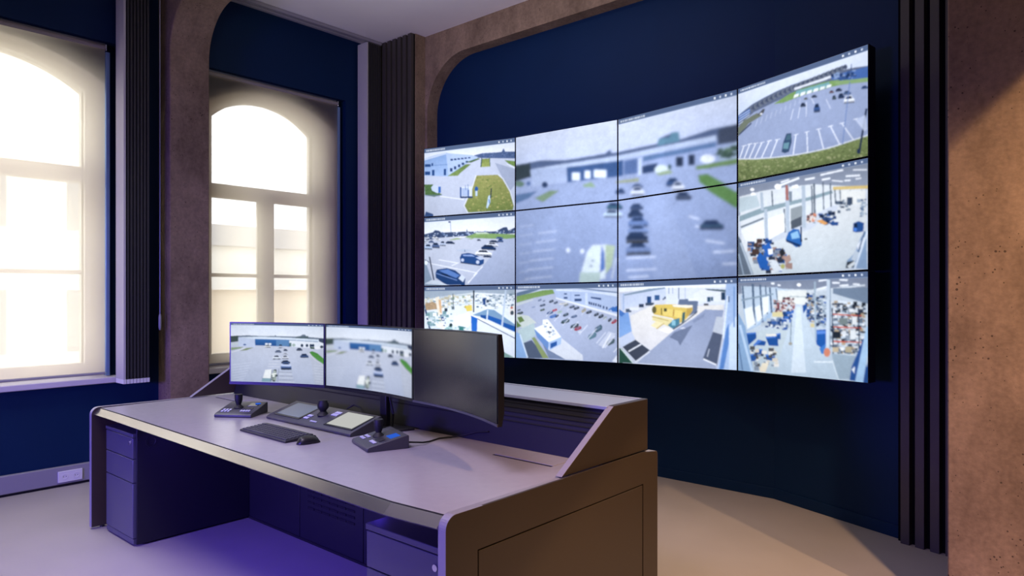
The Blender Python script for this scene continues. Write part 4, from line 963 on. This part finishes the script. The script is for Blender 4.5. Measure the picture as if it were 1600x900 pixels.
# ------------------------------------------------------------------ the display wall: 4 columns x 3 rows
VE = [(-5.02, 4.466, 2.848, .878), (-4.073, 4.705, 2.859, .889), (-3.068, 4.804, 2.873, .903), (-2.024, 4.701, 2.896, .926), (-1.108, 4.397, 2.915, .945)]
lotpic = pic_lot(2, 620, 470, heads=2, bar=.032)
pics = {(0, 0): pic_yard(), (1, 0): pic_carpark(), (2, 0): pic_workshop(), (2, 1): pic_aerial(), (2, 2): pic_loading(), (0, 3): pic_fisheye(), (1, 3): pic_hall(), (2, 3): pic_aisle()}
LBL = {(0, 0): 'wall display showing a pale office building and a grassy island at a road',
       (1, 0): 'wall display showing two dark blue cars parked along a car park edge',
       (2, 0): 'wall display showing a bright workshop with a blue ended white barrier',
       (2, 1): 'wall display showing a car park from above with a white hut',
       (2, 2): 'wall display showing yellow containers standing in a goods yard',
       (0, 3): 'wall display showing a curved car park with white bays and grass verge',
       (1, 3): 'wall display showing a white factory hall with a blue forklift',
       (2, 3): 'wall display showing a warehouse aisle with crates and red racking',
       (0, 1): 'wall display with the blurred hall roof and blue doors, upper left of the joined view',
       (0, 2): 'wall display with blurred long hall and green verge, upper right of the joined view',
       (1, 1): 'wall display with a blurred white van on tarmac, lower left of the joined view',
       (1, 2): 'wall display with a blurred column of parked cars, lower right of the joined view'}
for c in range(4):
    A, B = VE[c], VE[c + 1]
    d = Vector((B[0] - A[0], B[1] - A[1], 0)).normalized(); bk = Vector((-d.y, d.x, 0))
    def pt(u, v, back=0.0, A=A, B=B, bk=bk):
        x = A[0] + (B[0] - A[0]) * u; y = A[1] + (B[1] - A[1]) * u
        zt = A[2] + (B[2] - A[2]) * u; zb = A[3] + (B[3] - A[3]) * u
        return Vector((x, y, zt + (zb - zt) * v)) + bk * back
    for rI in range(3):
        v0, v1 = rI / 3, (rI + 1) / 3
        base = pt(.5, v1, .05)
        root = thing('video_screen', LBL[(rI, c)], 'display', tuple(base), group='displays of the curved video wall')
        e = .0015
        q = lambda u, v, b: tuple(pt(u, v, b))
        hs = MB().hexa([q(e, v1 - e, .004), q(1 - e, v1 - e, .004), q(1 - e - .02, v1 - e, .10), q(e + .02, v1 - e, .10)],
                       [q(e, v0 + e, .004), q(1 - e, v0 + e, .004), q(1 - e - .02, v0 + e, .10), q(e + .02, v0 + e, .10)])
        build('housing', hs, M['housing'], root)
        iu, iv = .0062, .0032
        surf = lambda u, v: pt(iu + (1 - 2 * iu) * u, v0 + iv + (v1 - v0 - 2 * iv) * v, .0025)
        if (rI, c) in pics:
            picture_mesh('screen', surf, pics[(rI, c)], M['screen'], root, 190, 145)
        else:
            picture_mesh('screen', surf, lotpic, M['screen'], root, 170, 130, (c - 1) / 2, c / 2, rI / 2, (rI + 1) / 2)
mt = thing('display_mount', 'black steel rails carrying the curved video wall', 'mount', (-3.07, 4.95, .9))
for i in range(4):
    A, B = VE[i], VE[i + 1]
    for f in (.25, .75):
        x, y = A[0] + (B[0] - A[0]) * f, A[1] + (B[1] - A[1]) * f
        yw = YB if x < -1.88 else YB - (x + 1.88) * .369
        build('rail', MB().box((x - .03, y + .135, 1.0), (x + .03, y + .165, 2.7)), M['blackp'], mt)
        zb = A[3] + (B[3] - A[3]) * f
        build('ledge', MB().box((x - .03, y + .07, zb - .009), (x + .03, y + .165, zb - .002)), M['blackp'], mt)
        build('foot_rail', MB().box((x - .03, y + .135, zb - .009), (x + .03, y + .165, 1.0)), M['blackp'], mt)
        for z in (1.2, 2.5):
            build('arm', MB().box((x - .02, y + .16, z), (x + .02, yw + .004, z + .05)), M['blackp'], mt)
# ------------------------------------------------------------------ control desk
desk = thing('control_desk', 'long grey control room desk with chamfered front edge and raised back', 'desk', (-3.24, 2.2, 0))
front = [(-4.83, 1.605), (-4.53, 1.603), (-1.90, 1.546), (-1.655, 1.566)]
build('desktop', MB().prism([(x, y + .0015) for x, y in front] + [(-1.655, 2.47), (-4.83, 2.47)], 2, .72, .75), M['desktop'], desk)
tm = MB(); secs = []
for x, y in front:
    secs.append([(x, y, .7485), (x, y - .006, .7485), (x, y - .040, .716), (x, y - .030, .708), (x, y - .006, .700), (x, y + .05, .700), (x, y + .05, .7195), (x, y, .7195)])
n = len(secs[0])
tv = [p for s_ in secs for p in s_]; tf = [tuple(range(n))[::-1], tuple(range(len(tv) - n, len(tv)))]
for i in range(len(secs) - 1):
    for j in range(n):
        tf.append((i * n + j, i * n + (j + 1) % n, (i + 1) * n + (j + 1) % n, (i + 1) * n + j))
build('edge_trim', tm.add(tv, tf), M['trim'], desk)

seam = MB()
for (x0, y0), (x1, y1) in zip(front, front[1:]):
    seam.hexa([(x0, y0 - .001, .7485), (x1, y1 - .001, .7485), (x1, y1 + .0035, .7485), (x0, y0 + .0035, .7485)], [(x0, y0 - .001, .7503), (x1, y1 - .001, .7503), (x1, y1 + .0035, .7503), (x0, y0 + .0035, .7503)])
build('edge_seam', seam, M['gap'], desk)

def end_outline(y0, y1, z1, r):
    return [(y0, .012)] + arc(y0 + r, z1 - r, r, 180, 90, 8) + arc(y1 - .02, z1 - .02 - .012, .02, 90, 0, 4) + [(y1, .012)]
build('end_panel', MB().prism(end_outline(1.555, 2.875, .756, .045), 0, -4.862, -4.83), M['deskgrey'], desk, bevel=.003)
build('end_panel', MB().prism(end_outline(1.535, 2.875, .756, .045), 0, -1.655, -1.63), M['deskgrey'], desk, bevel=.0)
def band(ol, x0, x1, t=.0012):
    """edge banding that follows an outline in the (y, z) plane"""
    mb = MB()
    for (a, b) in zip(ol, ol[1:]):
        d_ = Vector((b[0] - a[0], b[1] - a[1])); 
        if d_.length < 1e-6: continue
        d_.normalize(); nn = Vector((-d_.y, d_.x)) * t
        mb.hexa([(x0, a[0], a[1]), (x1, a[0], a[1]), (x1, b[0], b[1]), (x0, b[0], b[1])],
                [(x0, a[0] + nn.x, a[1] + nn.y), (x1, a[0] + nn.x, a[1] + nn.y), (x1, b[0] + nn.x, b[1] + nn.y), (x0, b[0] + nn.x, b[1] + nn.y)])
    return mb
build('edge_band', band(end_outline(1.555, 2.875, .756, .045), -4.8625, -4.8295), M['band'], desk)
build('edge_band', band(end_outline(1.535, 2.875, .756, .045), -1.6555, -1.6205), M['band'], desk)
sk = MB()          # outer skin with the cut-out for the removable cover
ol = end_outline(1.535, 2.875, .756, .045)
ya, yb, zb_, zt_ = 1.680, 2.748, .05, .615
sk.prism([p for p in ol if p[0] < ya] + [(ya, .756), (ya, .012)], 0, -1.63, -1.62)
sk.prism([(yb, .012), (yb, .756)] + [p for p in ol if p[0] > yb], 0, -1.63, -1.62)
sk.box((-1.63, ya, zt_), (-1.62, yb, .756)); sk.box((-1.63, ya, .012), (-1.62, yb, zb_))
build('end_skin', sk, M['deskgrey'], desk)
build('access_cover', MB().box((-1.634, ya + .006, zb_ + .006), (-1.6205, yb - .006, zt_ - .006)), M['deskgrey'], desk, bevel=.002)
for x in (-4.846, -1.64):
    for y in (1.62, 2.80):
        build('foot', MB().lathe([(.014, 0), (.014, .013)], (x, y, 0), 12), M['blackp'], desk)
# modesty panel with seams and louvred vent
mp = MB()
for a, b in ((-4.80, -3.714), (-3.708, -3.092), (-3.086, -1.66)):
    mp.box((a, 2.315, .012), (b, 2.333, .70))
build('modesty_panel', mp, M['deskdark'], desk, bevel=.002)
vt = MB()
for rI in range(4):
    for k in range(6):
        x0 = -3.62 + k * .078
        vt.box((x0, 2.311, .20 + rI * .034), (x0 + .066, 2.316, .212 + rI * .034))
build('vent', vt, M['gap'], desk)
build('support_panel', MB().box((-4.312, 1.62, .012), (-4.30, 2.314, .70)), M['deskdark'], desk, bevel=.002)
build('cable_grommet', MB().lathe([(.033, -4.301), (.033, -4.295), (.024, -4.295), (.022, -4.298)], (0, 1.70, .60), 24, axis=0), M['rubber'], desk, smooth='auto')
build('plinth', MB().box((-4.80, 2.31, 0), (-1.66, 2.325, .013)), M['gap'], desk)
# rear riser: sloped front with louvres, top shelf, wedge ends
def on_slope(t, out):
    y0, z0, y1, z1 = 2.462, .75, 2.53, .972
    L_ = math.hypot(y1 - y0, z1 - z0); return (y0 + (y1 - y0) * t - out * (z1 - z0) / L_, z0 + (z1 - z0) * t + out * (y1 - y0) / L_)
sl = [on_slope(0, 0), on_slope(1, 0), on_slope(1, -.016), on_slope(0, -.016)]
build('riser_front', MB().prism([(y, z) for y, z in sl], 0, -4.80, -1.665), M['deskdark'], desk)
lv = MB()
for k in range(5):
    t = .50 + k * .095
    lv.prism([on_slope(t, .0005), on_slope(t + .032, .0005), on_slope(t + .026, .003), on_slope(t + .004, .003)], 0, -4.79, -1.67)
build('louvres', lv, M['gap'], desk)
build('riser_shelf', MB().box((-4.805, 2.515, .970), (-1.66, 2.79, .985)), M['shelfgrey'], desk, bevel=.002)
build('rear_lip', MB().box((-4.805, 2.793, .955), (-1.66, 2.812, .988)), M['shelfgrey'], desk, bevel=.002)
build('rear_panel', MB().box((-4.82, 2.815, .012), (-1.66, 2.835, .955)), M['deskgrey'], desk)
wed = [(2.165, .757), (2.53, .986), (2.535, .988), (2.815, .988), (2.815, .757)]
build('riser_end', MB().prism(wed, 0, -1.665, -1.636), M['deskgrey'], desk, bevel=.003)
build('riser_end', MB().prism(wed, 0, -4.84, -4.808), M['deskgrey'], desk, bevel=.003)
build('edge_band', band(wed[:2], -1.6655, -1.6365), M['band'], desk)
build('edge_band', band(wed[:2], -4.8405, -4.8075), M['band'], desk)
build('desk_rear_top', MB().box((-4.83, 2.47, .72), (-1.655, 2.835, .75)), M['deskdark'], desk)
for x0, x1 in ((-2.115, -1.785), (-4.72, -4.42)):
    fl = build('cable_flap', MB().box((x0, 2.30, .7495), (x1, 2.44, .7525)), M['desktop'], desk, bevel=.001)
    build('cable_slot', MB().box((x0, 2.288, .7495), (x1, 2.299, .751)), M['gap'], fl)

# ------------------------------------------------------------------ drawer pedestals under the desk
def pedestal(label, x0, x1, y0, y1, z1, cap, splits, lock, grommet=None):
    root = thing('drawer_pedestal', label, 'drawer pedestal', ((x0 + x1) / 2, (y0 + y1) / 2, 0), group='drawer pedestals under the desk')
    build('body', MB().box((x0, y0 + .02, .02), (x1, y1, z1 - cap)), M['pedestal'], root, bevel=.002)
    build('top', MB().box((x0 - .001, y0 - .002, z1 - cap), (x1 + .001, y1, z1)), M['pedestal'], root, bevel=.003)
    zs_ = [z1 - cap - .004] + splits
    for i in range(len(zs_) - 1):
        dr = build('drawer', MB().box((x0 + .003, y0, zs_[i + 1] + .005), (x1 - .003, y0 + .021, zs_[i])), M['pedestal'], root, bevel=.003)
        if i == 0:
            build('lock', MB().lathe([(.012, y0 - .006), (.012, y0 + .004)], (lock[0], 0, lock[1]), 16, axis=1), M['chrome'], dr, smooth='auto')
            if lock[0] > -4: continue
            kb = MB().box((lock[0] - .0025, y0 - .016, lock[1] - .018), (lock[0] + .0025, y0 - .004, lock[1] + .004))
            build('key', kb, M['chrome'], dr)
    for x in (x0 + .05, x1 - .05):
        for y in (y0 + .07, y1 - .07):
            build('caster', MB().lathe([(.012, 0), (.02, .004), (.02, .02)], (x, y, 0), 12), M['rubber'], root, smooth='auto')
    build('base', MB().box((x0 + .003, y0 + .004, .012), (x1 - .003, y0 + .03, .041)), M['pedestal'], root)
    if grommet:
        build('grommet', MB().lathe([(.033, x1 - .002), (.033, x1 + .004), (.024, x1 + .004), (.022, x1 + .001)], (0, grommet[0], grommet[1]), 24, axis=0), M['rubber'], root, smooth='auto')
    return root
pedestal('slim three-drawer steel pedestal under the window end of the desk', -4.735, -4.315, 1.605, 2.30, .653, .02, [.503, .363, .04], (-4.345, .606))
pedestal('steel drawer pedestal beside the brown end panel of the desk', -2.118, -1.668, 1.60, 2.30, .617, .023, [.452, .25, .04], (-1.738, .548))

# ------------------------------------------------------------------ monitors and their stand
ME = [(-3.904, 1.975, 1.303, .943), (-3.381, 2.271, 1.298, .936), (-2.617, 2.257, 1.298, .938), (-1.827, 2.007, 1.309, .949)]
SAG = [.022, .036, .042]; BACK = []
monpics = [pic_front(0), pic_front(3), None]
mlabels = ['lit curved desk monitor with a sharp car park view, in front of the window blind', 'lit curved desk monitor with a blurred car park view, in the middle', 'dark switched-off curved desk monitor at the riser louvres']
for k in range(3):
    A, B = ME[k], ME[k + 1]
    d = Vector((B[0] - A[0], B[1] - A[1], 0)); Lc = d.length; d.normalize(); bk = Vector((-d.y, d.x, 0))
    g = .002 / Lc
    def mp_(u, v, back=0.0, A=A, B=B, bk=bk, g=g, sag=SAG[k]):
        uu = g + (1 - 2 * g) * u
        x = A[0] + (B[0] - A[0]) * uu; y = A[1] + (B[1] - A[1]) * uu
        zt = A[2] + (B[2] - A[2]) * uu; zb = A[3] + (B[3] - A[3]) * uu
        return Vector((x, y, zt + (zb - zt) * v)) + bk * (back + sag * 4 * uu * (1 - uu))
    c0 = mp_(.5, 1, .02)
    root = thing('monitor', mlabels[k], 'monitor', tuple(c0), group='curved monitors on the desk')
    BACK.append(mp_(.5, .5, .062)); hm = MB(); N = 16; rows = []
    for i in range(N + 1):
        u = i / N; b = .020 + .018 * math.sin(PI * u)
        rows.append([tuple(mp_(u, 0, .002)), tuple(mp_(u, 1, .002)), tuple(mp_(u, 1, b)), tuple(mp_(u, .85, b + .010)), tuple(mp_(u, .2, b + .010)), tuple(mp_(u, 0, b))])
    vs = [p for r_ in rows for p in r_]; fs = [tuple(range(6)), tuple(N * 6 + j for j in range(6))[::-1]]
    for i in range(N):
        for j in range(6):
            fs.append((i * 6 + j, i * 6 + (j + 1) % 6, (i + 1) * 6 + (j + 1) % 6, (i + 1) * 6 + j))
    build('housing', hm.add(vs, fs), M['bezel'], root, smooth='auto')
    iu, it, ib = .008 / Lc, .016, .05
    ib = .045 if k < 2 else .03
    surf = lambda u, v: mp_(iu + (1 - 2 * iu) * u, it + (1 - it - ib) * v, -.0005)
    if monpics[k] is not None:
        picture_mesh('screen', surf, monpics[k], M['screen2'], root, 200, 150)
    else:
        sm = MB(); N2 = 24
        sv = [tuple(surf(i / N2, v)) for i in range(N2 + 1) for v in (0, 1)]
        build('screen', sm.add(sv, [(2 * i, 2 * i + 1, 2 * i + 3, 2 * i + 2) for i in range(N2)]), M['offscreen'], root, smooth=True)
    lip = MB(); lr = []
    for i in range(N + 1):
        u = i / N
        lr.append([tuple(mp_(u, .972, -.003)), tuple(mp_(u, 1.0, -.003)), tuple(mp_(u, 1.0, .0025)), tuple(mp_(u, .972, .0025))])
    vs = [p for r_ in lr for p in r_]; fs = [tuple(range(4)), tuple(N * 4 + j for j in range(4))[::-1]]
    for i in range(N):
        for j in range(4):
            fs.append((i * 4 + j, i * 4 + (j + 1) % 4, (i + 1) * 4 + (j + 1) % 4, (i + 1) * 4 + j))
    build('lower_lip', lip.add(vs, fs), M['chinmetal'] if k == 2 else M['bezel'], root)
st = thing('monitor_stand', 'black single-column stand carrying the three monitors', 'stand', (-2.98, 2.375, .75))
build('base', MB().prism([(-3.14, 2.30), (-2.84, 2.30), (-2.80, 2.43), (-3.18, 2.43)], 2, .7505, .762), M['blackp'], st, bevel=.003)
build('pole', MB().box((-3.01, 2.362, .762), (-2.955, 2.395, 1.15)), M['blackp'], st, bevel=.006)
build('crossbar', MB().tube([tuple(BACK[0]), (-3.46, 2.32, 1.12), (-3.2, 2.378, 1.12), (-3.0, 2.388, 1.12), (-2.72, 2.378, 1.12), (-2.48, 2.33, 1.12), tuple(BACK[2])], .012, 10), M['blackp'], st, smooth='auto')
build('cable_clip', MB().tube([(-2.93, 2.385, .762), (-2.915, 2.38, .83), (-2.94, 2.38, .90), (-2.955, 2.38, .98)], .006, 8), M['rubber'], st, smooth='auto')

# ------------------------------------------------------------------ joystick controllers
def controller(label, x, y, rot, wd, dp, blue):
    """wedge-shaped camera keyboard; local x along its front edge, y towards its high back edge"""
    root = thing('camera_controller', label, 'controller', (x, y, .7505), rot, group='joystick camera controllers on the desk')
    h0, h1 = .022, .062
    top = lambda t: h0 + (h1 - h0) * t
    build('body', MB().prism([(0, .004), (0.004, 0), (dp, 0), (dp, h1 - .004), (dp - .006, h1), (.008, h0), (0, h0 - .008)], 0, 0, wd), M['greyp'], root, bevel=.003, world=False)
    def pad(x0, x1, t0, t1, up):
        return ([(x0, t0 * dp, top(t0) + .0002), (x1, t0 * dp, top(t0) + .0002), (x1, t1 * dp, top(t1) + .0002), (x0, t1 * dp, top(t1) + .0002)],
                [(x0, t0 * dp, top(t0) + up), (x1, t0 * dp, top(t0) + up), (x1, t1 * dp, top(t1) + up), (x0, t1 * dp, top(t1) + up)])
    jx, jt = wd * .42, .50
    j = build('joystick', MB().lathe([(.030, 0), (.027, .006), (.014, .018), (.009, .028), (.009, .036)], (jx, jt * dp, top(jt) - .002), 24), M['rubber'], root, smooth='auto', world=False)
    build('grip', MB().lathe([(.012, .014), (.016, .026), (.022, .046), (.0235, .076), (.021, .081), (.006, .082)], (jx, jt * dp, top(jt) - .002), 20), M['rubber'], j, smooth='auto', world=False)
    build('display', MB().hexa(*pad(wd * .62, wd * .88, .60, .84, .002)), M['lcdblue'] if blue else M['offscreen'], root, world=False)
    if not blue:
        build('jog_dial', MB().lathe([(.017, 0), (.016, .004), (.004, .005)], (wd * .82, .8 * dp, top(.8)), 20), M['lcdblue'], root, smooth='auto', world=False)
    b = MB(); b2 = MB()
    for i in range(3):
        for jj in range(2):
            x0 = wd * (.10 + i * .085); t0 = .16 + jj * .12
            b.hexa(*pad(x0, x0 + wd * .05, t0, t0 + .07, .003))
    for i in range(4):
        x0 = wd * (.60 + i * .07); b2.hexa(*pad(x0, x0 + wd * .045, .20, .28, .003))
    build('buttons', b, M['marks'], root, world=False)
    build('preset_buttons', b2, M['marks'], root, world=False)
    build('number_keys', MB().hexa(*pad(wd * .60, wd * .86, .34, .48, .0025)), M['keys'], root, world=False)
    return root
controller('dark joystick controller with the blue dial, at the window end of the desk', -3.965, 1.914, math.radians(35), .225, .215, False)
controller('dark joystick controller with the lit blue display, beside the mouse', -2.796, 2.027, math.radians(-20), .248, .20, True)

# wide console with two touch panels
con = thing('control_console', 'wide sloped grey console with two touch screens and a joystick', 'console', (-3.705, 2.095, .7505), 0)
wd, dp, h0, h1 = .80, .20, .020, .080
top = lambda t: h0 + (h1 - h0) * t
build('body', MB().prism([(0, .004), (.004, 0), (dp, 0), (dp, h1 - .004), (dp - .006, h1), (.008, h0), (0, h0 - .008)], 0, 0, wd), M['greyp'], con, bevel=.003, world=False)
def pad(x0, x1, t0, t1, up, dn=.0002):
    lo = [(x0, t0 * dp, top(t0) + dn), (x1, t0 * dp, top(t0) + dn), (x1, t1 * dp, top(t1) + dn), (x0, t1 * dp, top(t1) + dn)]
    return lo, [(p[0], p[1], p[2] + up) for p in lo]
M['touch'] = mat('touch_glass', '#4d626c', rough=0.3, spec=0.5)
M['touchglare'] = emit_mat('touch_glare', '#dddeda', 0.72)  # glow stands in for a glare reflection on the right screen
for x0, x1, m_ in ((.055, .285, M['touch']), (.545, .765, M['touchglare'])):
    f = build('touch_frame', MB().hexa(*pad(x0 - .012, x1 + .012, .12, .92, .002)), M['blackp'], con, world=False)
    build('touch_screen', MB().hexa(*pad(x0, x1, .18, .87, .0008, .0024)), m_, f, world=False)
jx, jt = .40, .56
j = build('joystick', MB().lathe([(.034, 0), (.030, .006), (.016, .020), (.010, .030), (.010, .040)], (jx, jt * dp, top(jt) - .002), 24), M['rubber'], con, smooth='auto', world=False)
build('grip', MB().lathe([(.014, .016), (.020, .028), (.030, .040), (.031, .060), (.024, .072), (.024, .080), (.006, .082)], (jx, jt * dp, top(jt) - .002), 20), M['rubber'], j, smooth='auto', world=False)
b = MB()
for i in range(3):
    for q_ in range(2):
        b.hexa(*pad(.312 + i * .014, .322 + i * .014, .22 + q_ * .13, .30 + q_ * .13, .003))
build('buttons', b, M['marks'], con, world=False); b = MB()
for i in range(3):
    for q_ in range(2):
        b.hexa(*pad(.462 + i * .018, .476 + i * .018, .60 + q_ * .12, .69 + q_ * .12, .003))
build('preset_buttons', b, M['marks'], con, world=False); b = MB()
for i in range(5):
    b.hexa(*pad(.40 + i * .012, .408 + i * .012, .14, .19, .002))
build('indicator_marks', b, M['marks'], con, world=False)

# keyboard and mouse
kb = thing('keyboard', 'flat black computer keyboard in front of the console', 'keyboard', (-3.475, 1.815, .7505), math.radians(-1))
wd, dp = .452, .155
build('body', MB().prism([(0, 0), (dp, 0), (dp, .022), (dp - .012, .023), (0.003, .010), (0, .006)], 0, 0, wd), M['keys'], kb, bevel=.002, world=False)
ks = MB(); kp = (wd - .02) / 19.5
for rI in range(6):
    y = .010 + rI * (dp - .030) / 6 + (.004 if rI == 5 else 0)
    z = .010 + (.023 - .010) * (y / (dp - .012))
    c = 0
    while c < 19:
        w_ = 5.6 if (rI == 0 and c == 4) else (1.6 if (c == 0 and rI) else 1)
        if c in (15,) and True:
            c += .5
        x0 = .010 + c * kp; x1 = min(x0 + w_ * kp - .0028, wd - .010)
        if x0 < wd - .02:
            ks.hexa([(x0, y, z - .001), (x1, y, z - .001), (x1, y + .0165, z), (x0, y + .0165, z)],
                    [(x0 + .0015, y + .001, z + .0045), (x1 - .0015, y + .001, z + .0045), (x1 - .0015, y + .0155, z + .0055), (x0 + .0015, y + .0155, z + .0055)])
        c += w_
M['keycap'] = mat('key_cap', '#3d3d44', rough=0.5)
build('keys', ks, M['keycap'], kb, world=False)
ms = thing('computer_mouse', 'black computer mouse beside the keyboard', 'mouse', (-2.945, 1.885, .7505), math.radians(-8))
mm = MB(); NR, NS = 14, 20; vs = []
for i in range(NR + 1):
    t = i / NR; y = -.060 + .120 * t
    wv = .031 * (max(1 - abs(2 * t - 1) ** 3.2, 0)) ** .5; hv = .036 * (max(1 - abs(2 * (t * .92 + .02) - .86) ** 2.4, 0.02)) ** .6
    wv = max(wv, .002); hv = max(hv * min(1, 6 * t + .12, 6 * (1 - t) + .12), .003)
    for j_ in range(NS):
        a = 2 * PI * j_ / NS
        z = hv * math.sin(a)
        vs.append((wv * math.cos(a), y, .0165 * 0 + (z if z > 0 else z * .02) + .0012))
fs = [(i * NS + j_, i * NS + (j_ + 1) % NS, (i + 1) * NS + (j_ + 1) % NS, (i + 1) * NS + j_) for i in range(NR) for j_ in range(NS)]
fs += [tuple(range(NS))[::-1], tuple(NR * NS + j_ for j_ in range(NS))]
build('shell', mm.add(vs, fs), M['blackp'], ms, smooth=True, world=False)
build('wheel', MB().lathe([(.009, -.004), (.009, .004)], (0, .030, .0255), 16, axis=0), M['rubber'], ms, smooth='auto', world=False)

# loose cables at the back of the desk
c = build('cable', MB().tube([(-2.53, 2.155, .770), (-2.50, 2.22, .762), (-2.52, 2.28, .7545), (-2.54, 2.36, .7545), (-2.50, 2.44, .757), (-2.45, 2.462, .77), (-2.38, 2.470, .79), (-2.31, 2.472, .80)], .004, 8), M['rubber'], None, smooth='auto')
tag(c, 'thin black cable running from the right joystick controller to the riser', 'cable'); c['label'] = 'thin black cable running from the blue-display controller to the riser'
c = build('cable', MB().tube([(-3.26, 2.30, .78), (-3.28, 2.345, .82), (-3.24, 2.365, .845), (-3.17, 2.36, .835), (-3.12, 2.34, .80), (-3.06, 2.32, .772), (-3.03, 2.30, .768)], .005, 8), M['rubber'], None, smooth='auto')
tag(c, 'looped black cable standing up behind the wide console', 'cable')

# ------------------------------------------------------------------ outside the windows
struct('ground', MB().box((-60, -40, -4.2), (-6.6, 60, -4.0)), M['asphalt'], 'grey street outside the windows')
b1 = thing('townhouse', 'pale rendered house across the street beyond the first window', 'building', (-14.5, 2.0, -4.0))
build('wall', MB().box((-16, -4.0, -4.0), (-13, 5.6, 6.6)), M['facade'], b1)
build('cornice', MB().box((-13.2, -4.1, 4.25), (-12.8, 5.7, 4.5)), M['facade'], b1)
build('string_course', MB().box((-13.05, -4.0, 1.85), (-12.93, 5.6, 2.0)), M['facade'], b1)
build('roof', MB().prism([(-16.2, 6.6), (-12.8, 6.6), (-14.5, 8.2)], 1, -4.1, 5.7), M['roof'], b1)
for y in (-.55, 1.05, 2.62, 3.82):
    for z, h in ((-1.2, 1.2), (.52, 1.0), (2.5, .95)):
        wn = build('window', MB().box((-13.03, y - .05, z - .06), (-12.985, y + .42, z + h + .05)), M['frame'], b1)
        build('pane', MB().box((-12.99, y, z), (-12.975, y + .37, z + h)), M['extglass'], wn)
b2 = thing('low_building', 'low beige building with a flat roof beyond the second window', 'building', (-20, 12.5, -4.0))
build('wall', MB().box((-24, 7.6, -4.0), (-16, 22, 1.55)), M['facade2'], b2)
build('roof', MB().box((-24.2, 7.4, 1.55), (-15.8, 22.2, 1.9)), M['facade'], b2)
b3 = thing('gabled_house', 'pale house with stepped roof rising behind the low building', 'building', (-26, 14, -4.0))
build('wall', MB().box((-31, 9.5, -4.0), (-25, 26, 3.2)), M['facade'], b3)
build('roof', MB().prism([(-31.3, 3.2), (-24.7, 3.2), (-28, 4.3)], 1, 9.3, 26.2), M['roof'], b3)
# ------------------------------------------------------------------ light
world = bpy.data.worlds.new('overcast_day'); scene.world = world; world.use_nodes = True
bg = world.node_tree.nodes['Background']; bg.inputs['Color'].default_value = (0.93, 0.96, 1.0, 1); bg.inputs['Strength'].default_value = 4.4

def area(name, loc, target, size, power, col, size_y=None, spread=180):
    l = bpy.data.lights.new(name, 'AREA'); l.energy = power; l.color = col; l.size = size
    if size_y:
        l.shape = 'RECTANGLE'; l.size_y = size_y
    l.spread = math.radians(spread)
    o = bpy.data.objects.new(name, l); COL.objects.link(o); o.location = loc
    o.rotation_euler = (Vector(target) - Vector(loc)).to_track_quat('-Z', 'Y').to_euler()
    return o
def spot(name, loc, target, power, col, angle, blend, radius):
    l = bpy.data.lights.new(name, 'SPOT'); l.energy = power; l.color = col; l.spot_size = math.radians(angle); l.spot_blend = blend; l.shadow_soft_size = radius
    o = bpy.data.objects.new(name, l); COL.objects.link(o); o.location = loc
    o.rotation_euler = (Vector(target) - Vector(loc)).to_track_quat('-Z', 'Y').to_euler()
    return o
# violet light of the operators' side of the room, and the strip in the knee space
area('violet_wall_light', (-2.9, -3.1, 1.4), (-4.0, 1.5, .15), 1.6, 130, (.17, .11, 1.0), .5, 85)
area('violet_ceiling_light', (-2.2, 0.4, 3.95), (-2.6, 1.2, 0), 1.8, 33, (.84, .71, 1.0), .8, 95)
area('blue_desk_strip', (-3.2, 1.75, .69), (-3.2, 2.0, 0), 2.0, 4.4, (.10, .05, 1.0), .03)
# neutral ceiling light over the display side, then two added fill lamps
area('ceiling_panel', (-3.2, 3.7, 4.08), (-3.2, 3.7, 0), 2.2, 10, (1.0, .93, .88), .5)
area('ceiling_fill', (-2.7, 1.1, 2.9), (-3.5, 3.1, 4.1), 1.4, 16, (1.0, .92, .92), .5, 85)  # added unseen fill that brightens the ceiling, no cove there
area('left_daylight_fill', (-5.1, 1.2, 3.95), (-4.7, 1.1, 0), 1.0, 22, (.92, .93, 1.0), .6, 95)  # added unseen fill, makes up for weak daylight on the left
# warm recessed downlights near the pier
spot('warm_downlight', (1.116, 2.598, 3.85), (1.7, 3.4, 0), 400, (1.0, .62, .32), 104.4, .05, .025)
spot('second_downlight', (.62, 1.85, 3.85), (-.8, 3.0, 0), 620, (1.0, .62, .34), 63, .9, .05)

# ------------------------------------------------------------------ camera
cam = bpy.data.cameras.new('camera'); co = bpy.data.objects.new('camera', cam); COL.objects.link(co)
co.location = (0, 0, 1.47)
cam.sensor_width = 36.0; cam.lens = 1093.0 / 1600.0 * 36.0
cam.shift_y = 8.0 / 1600.0
cam.clip_start = .05; cam.clip_end = 200
yaw = math.atan2(.658, .753)
co.rotation_euler = (PI / 2, 0, yaw)
scene.camera = co

vs_ = scene.view_settings
vs_.view_transform = 'Standard'; vs_.look = 'None'; vs_.exposure = 0.0; vs_.gamma = 1.0; vs_.use_curve_mapping = False
cy = scene.cycles
cy.use_denoising = True
cy.max_bounces = 8; cy.diffuse_bounces = 4; cy.glossy_bounces = 4; cy.transparent_max_bounces = 12
cy.sample_clamp_indirect = 4.0
cy.caustics_reflective = False; cy.caustics_refractive = False
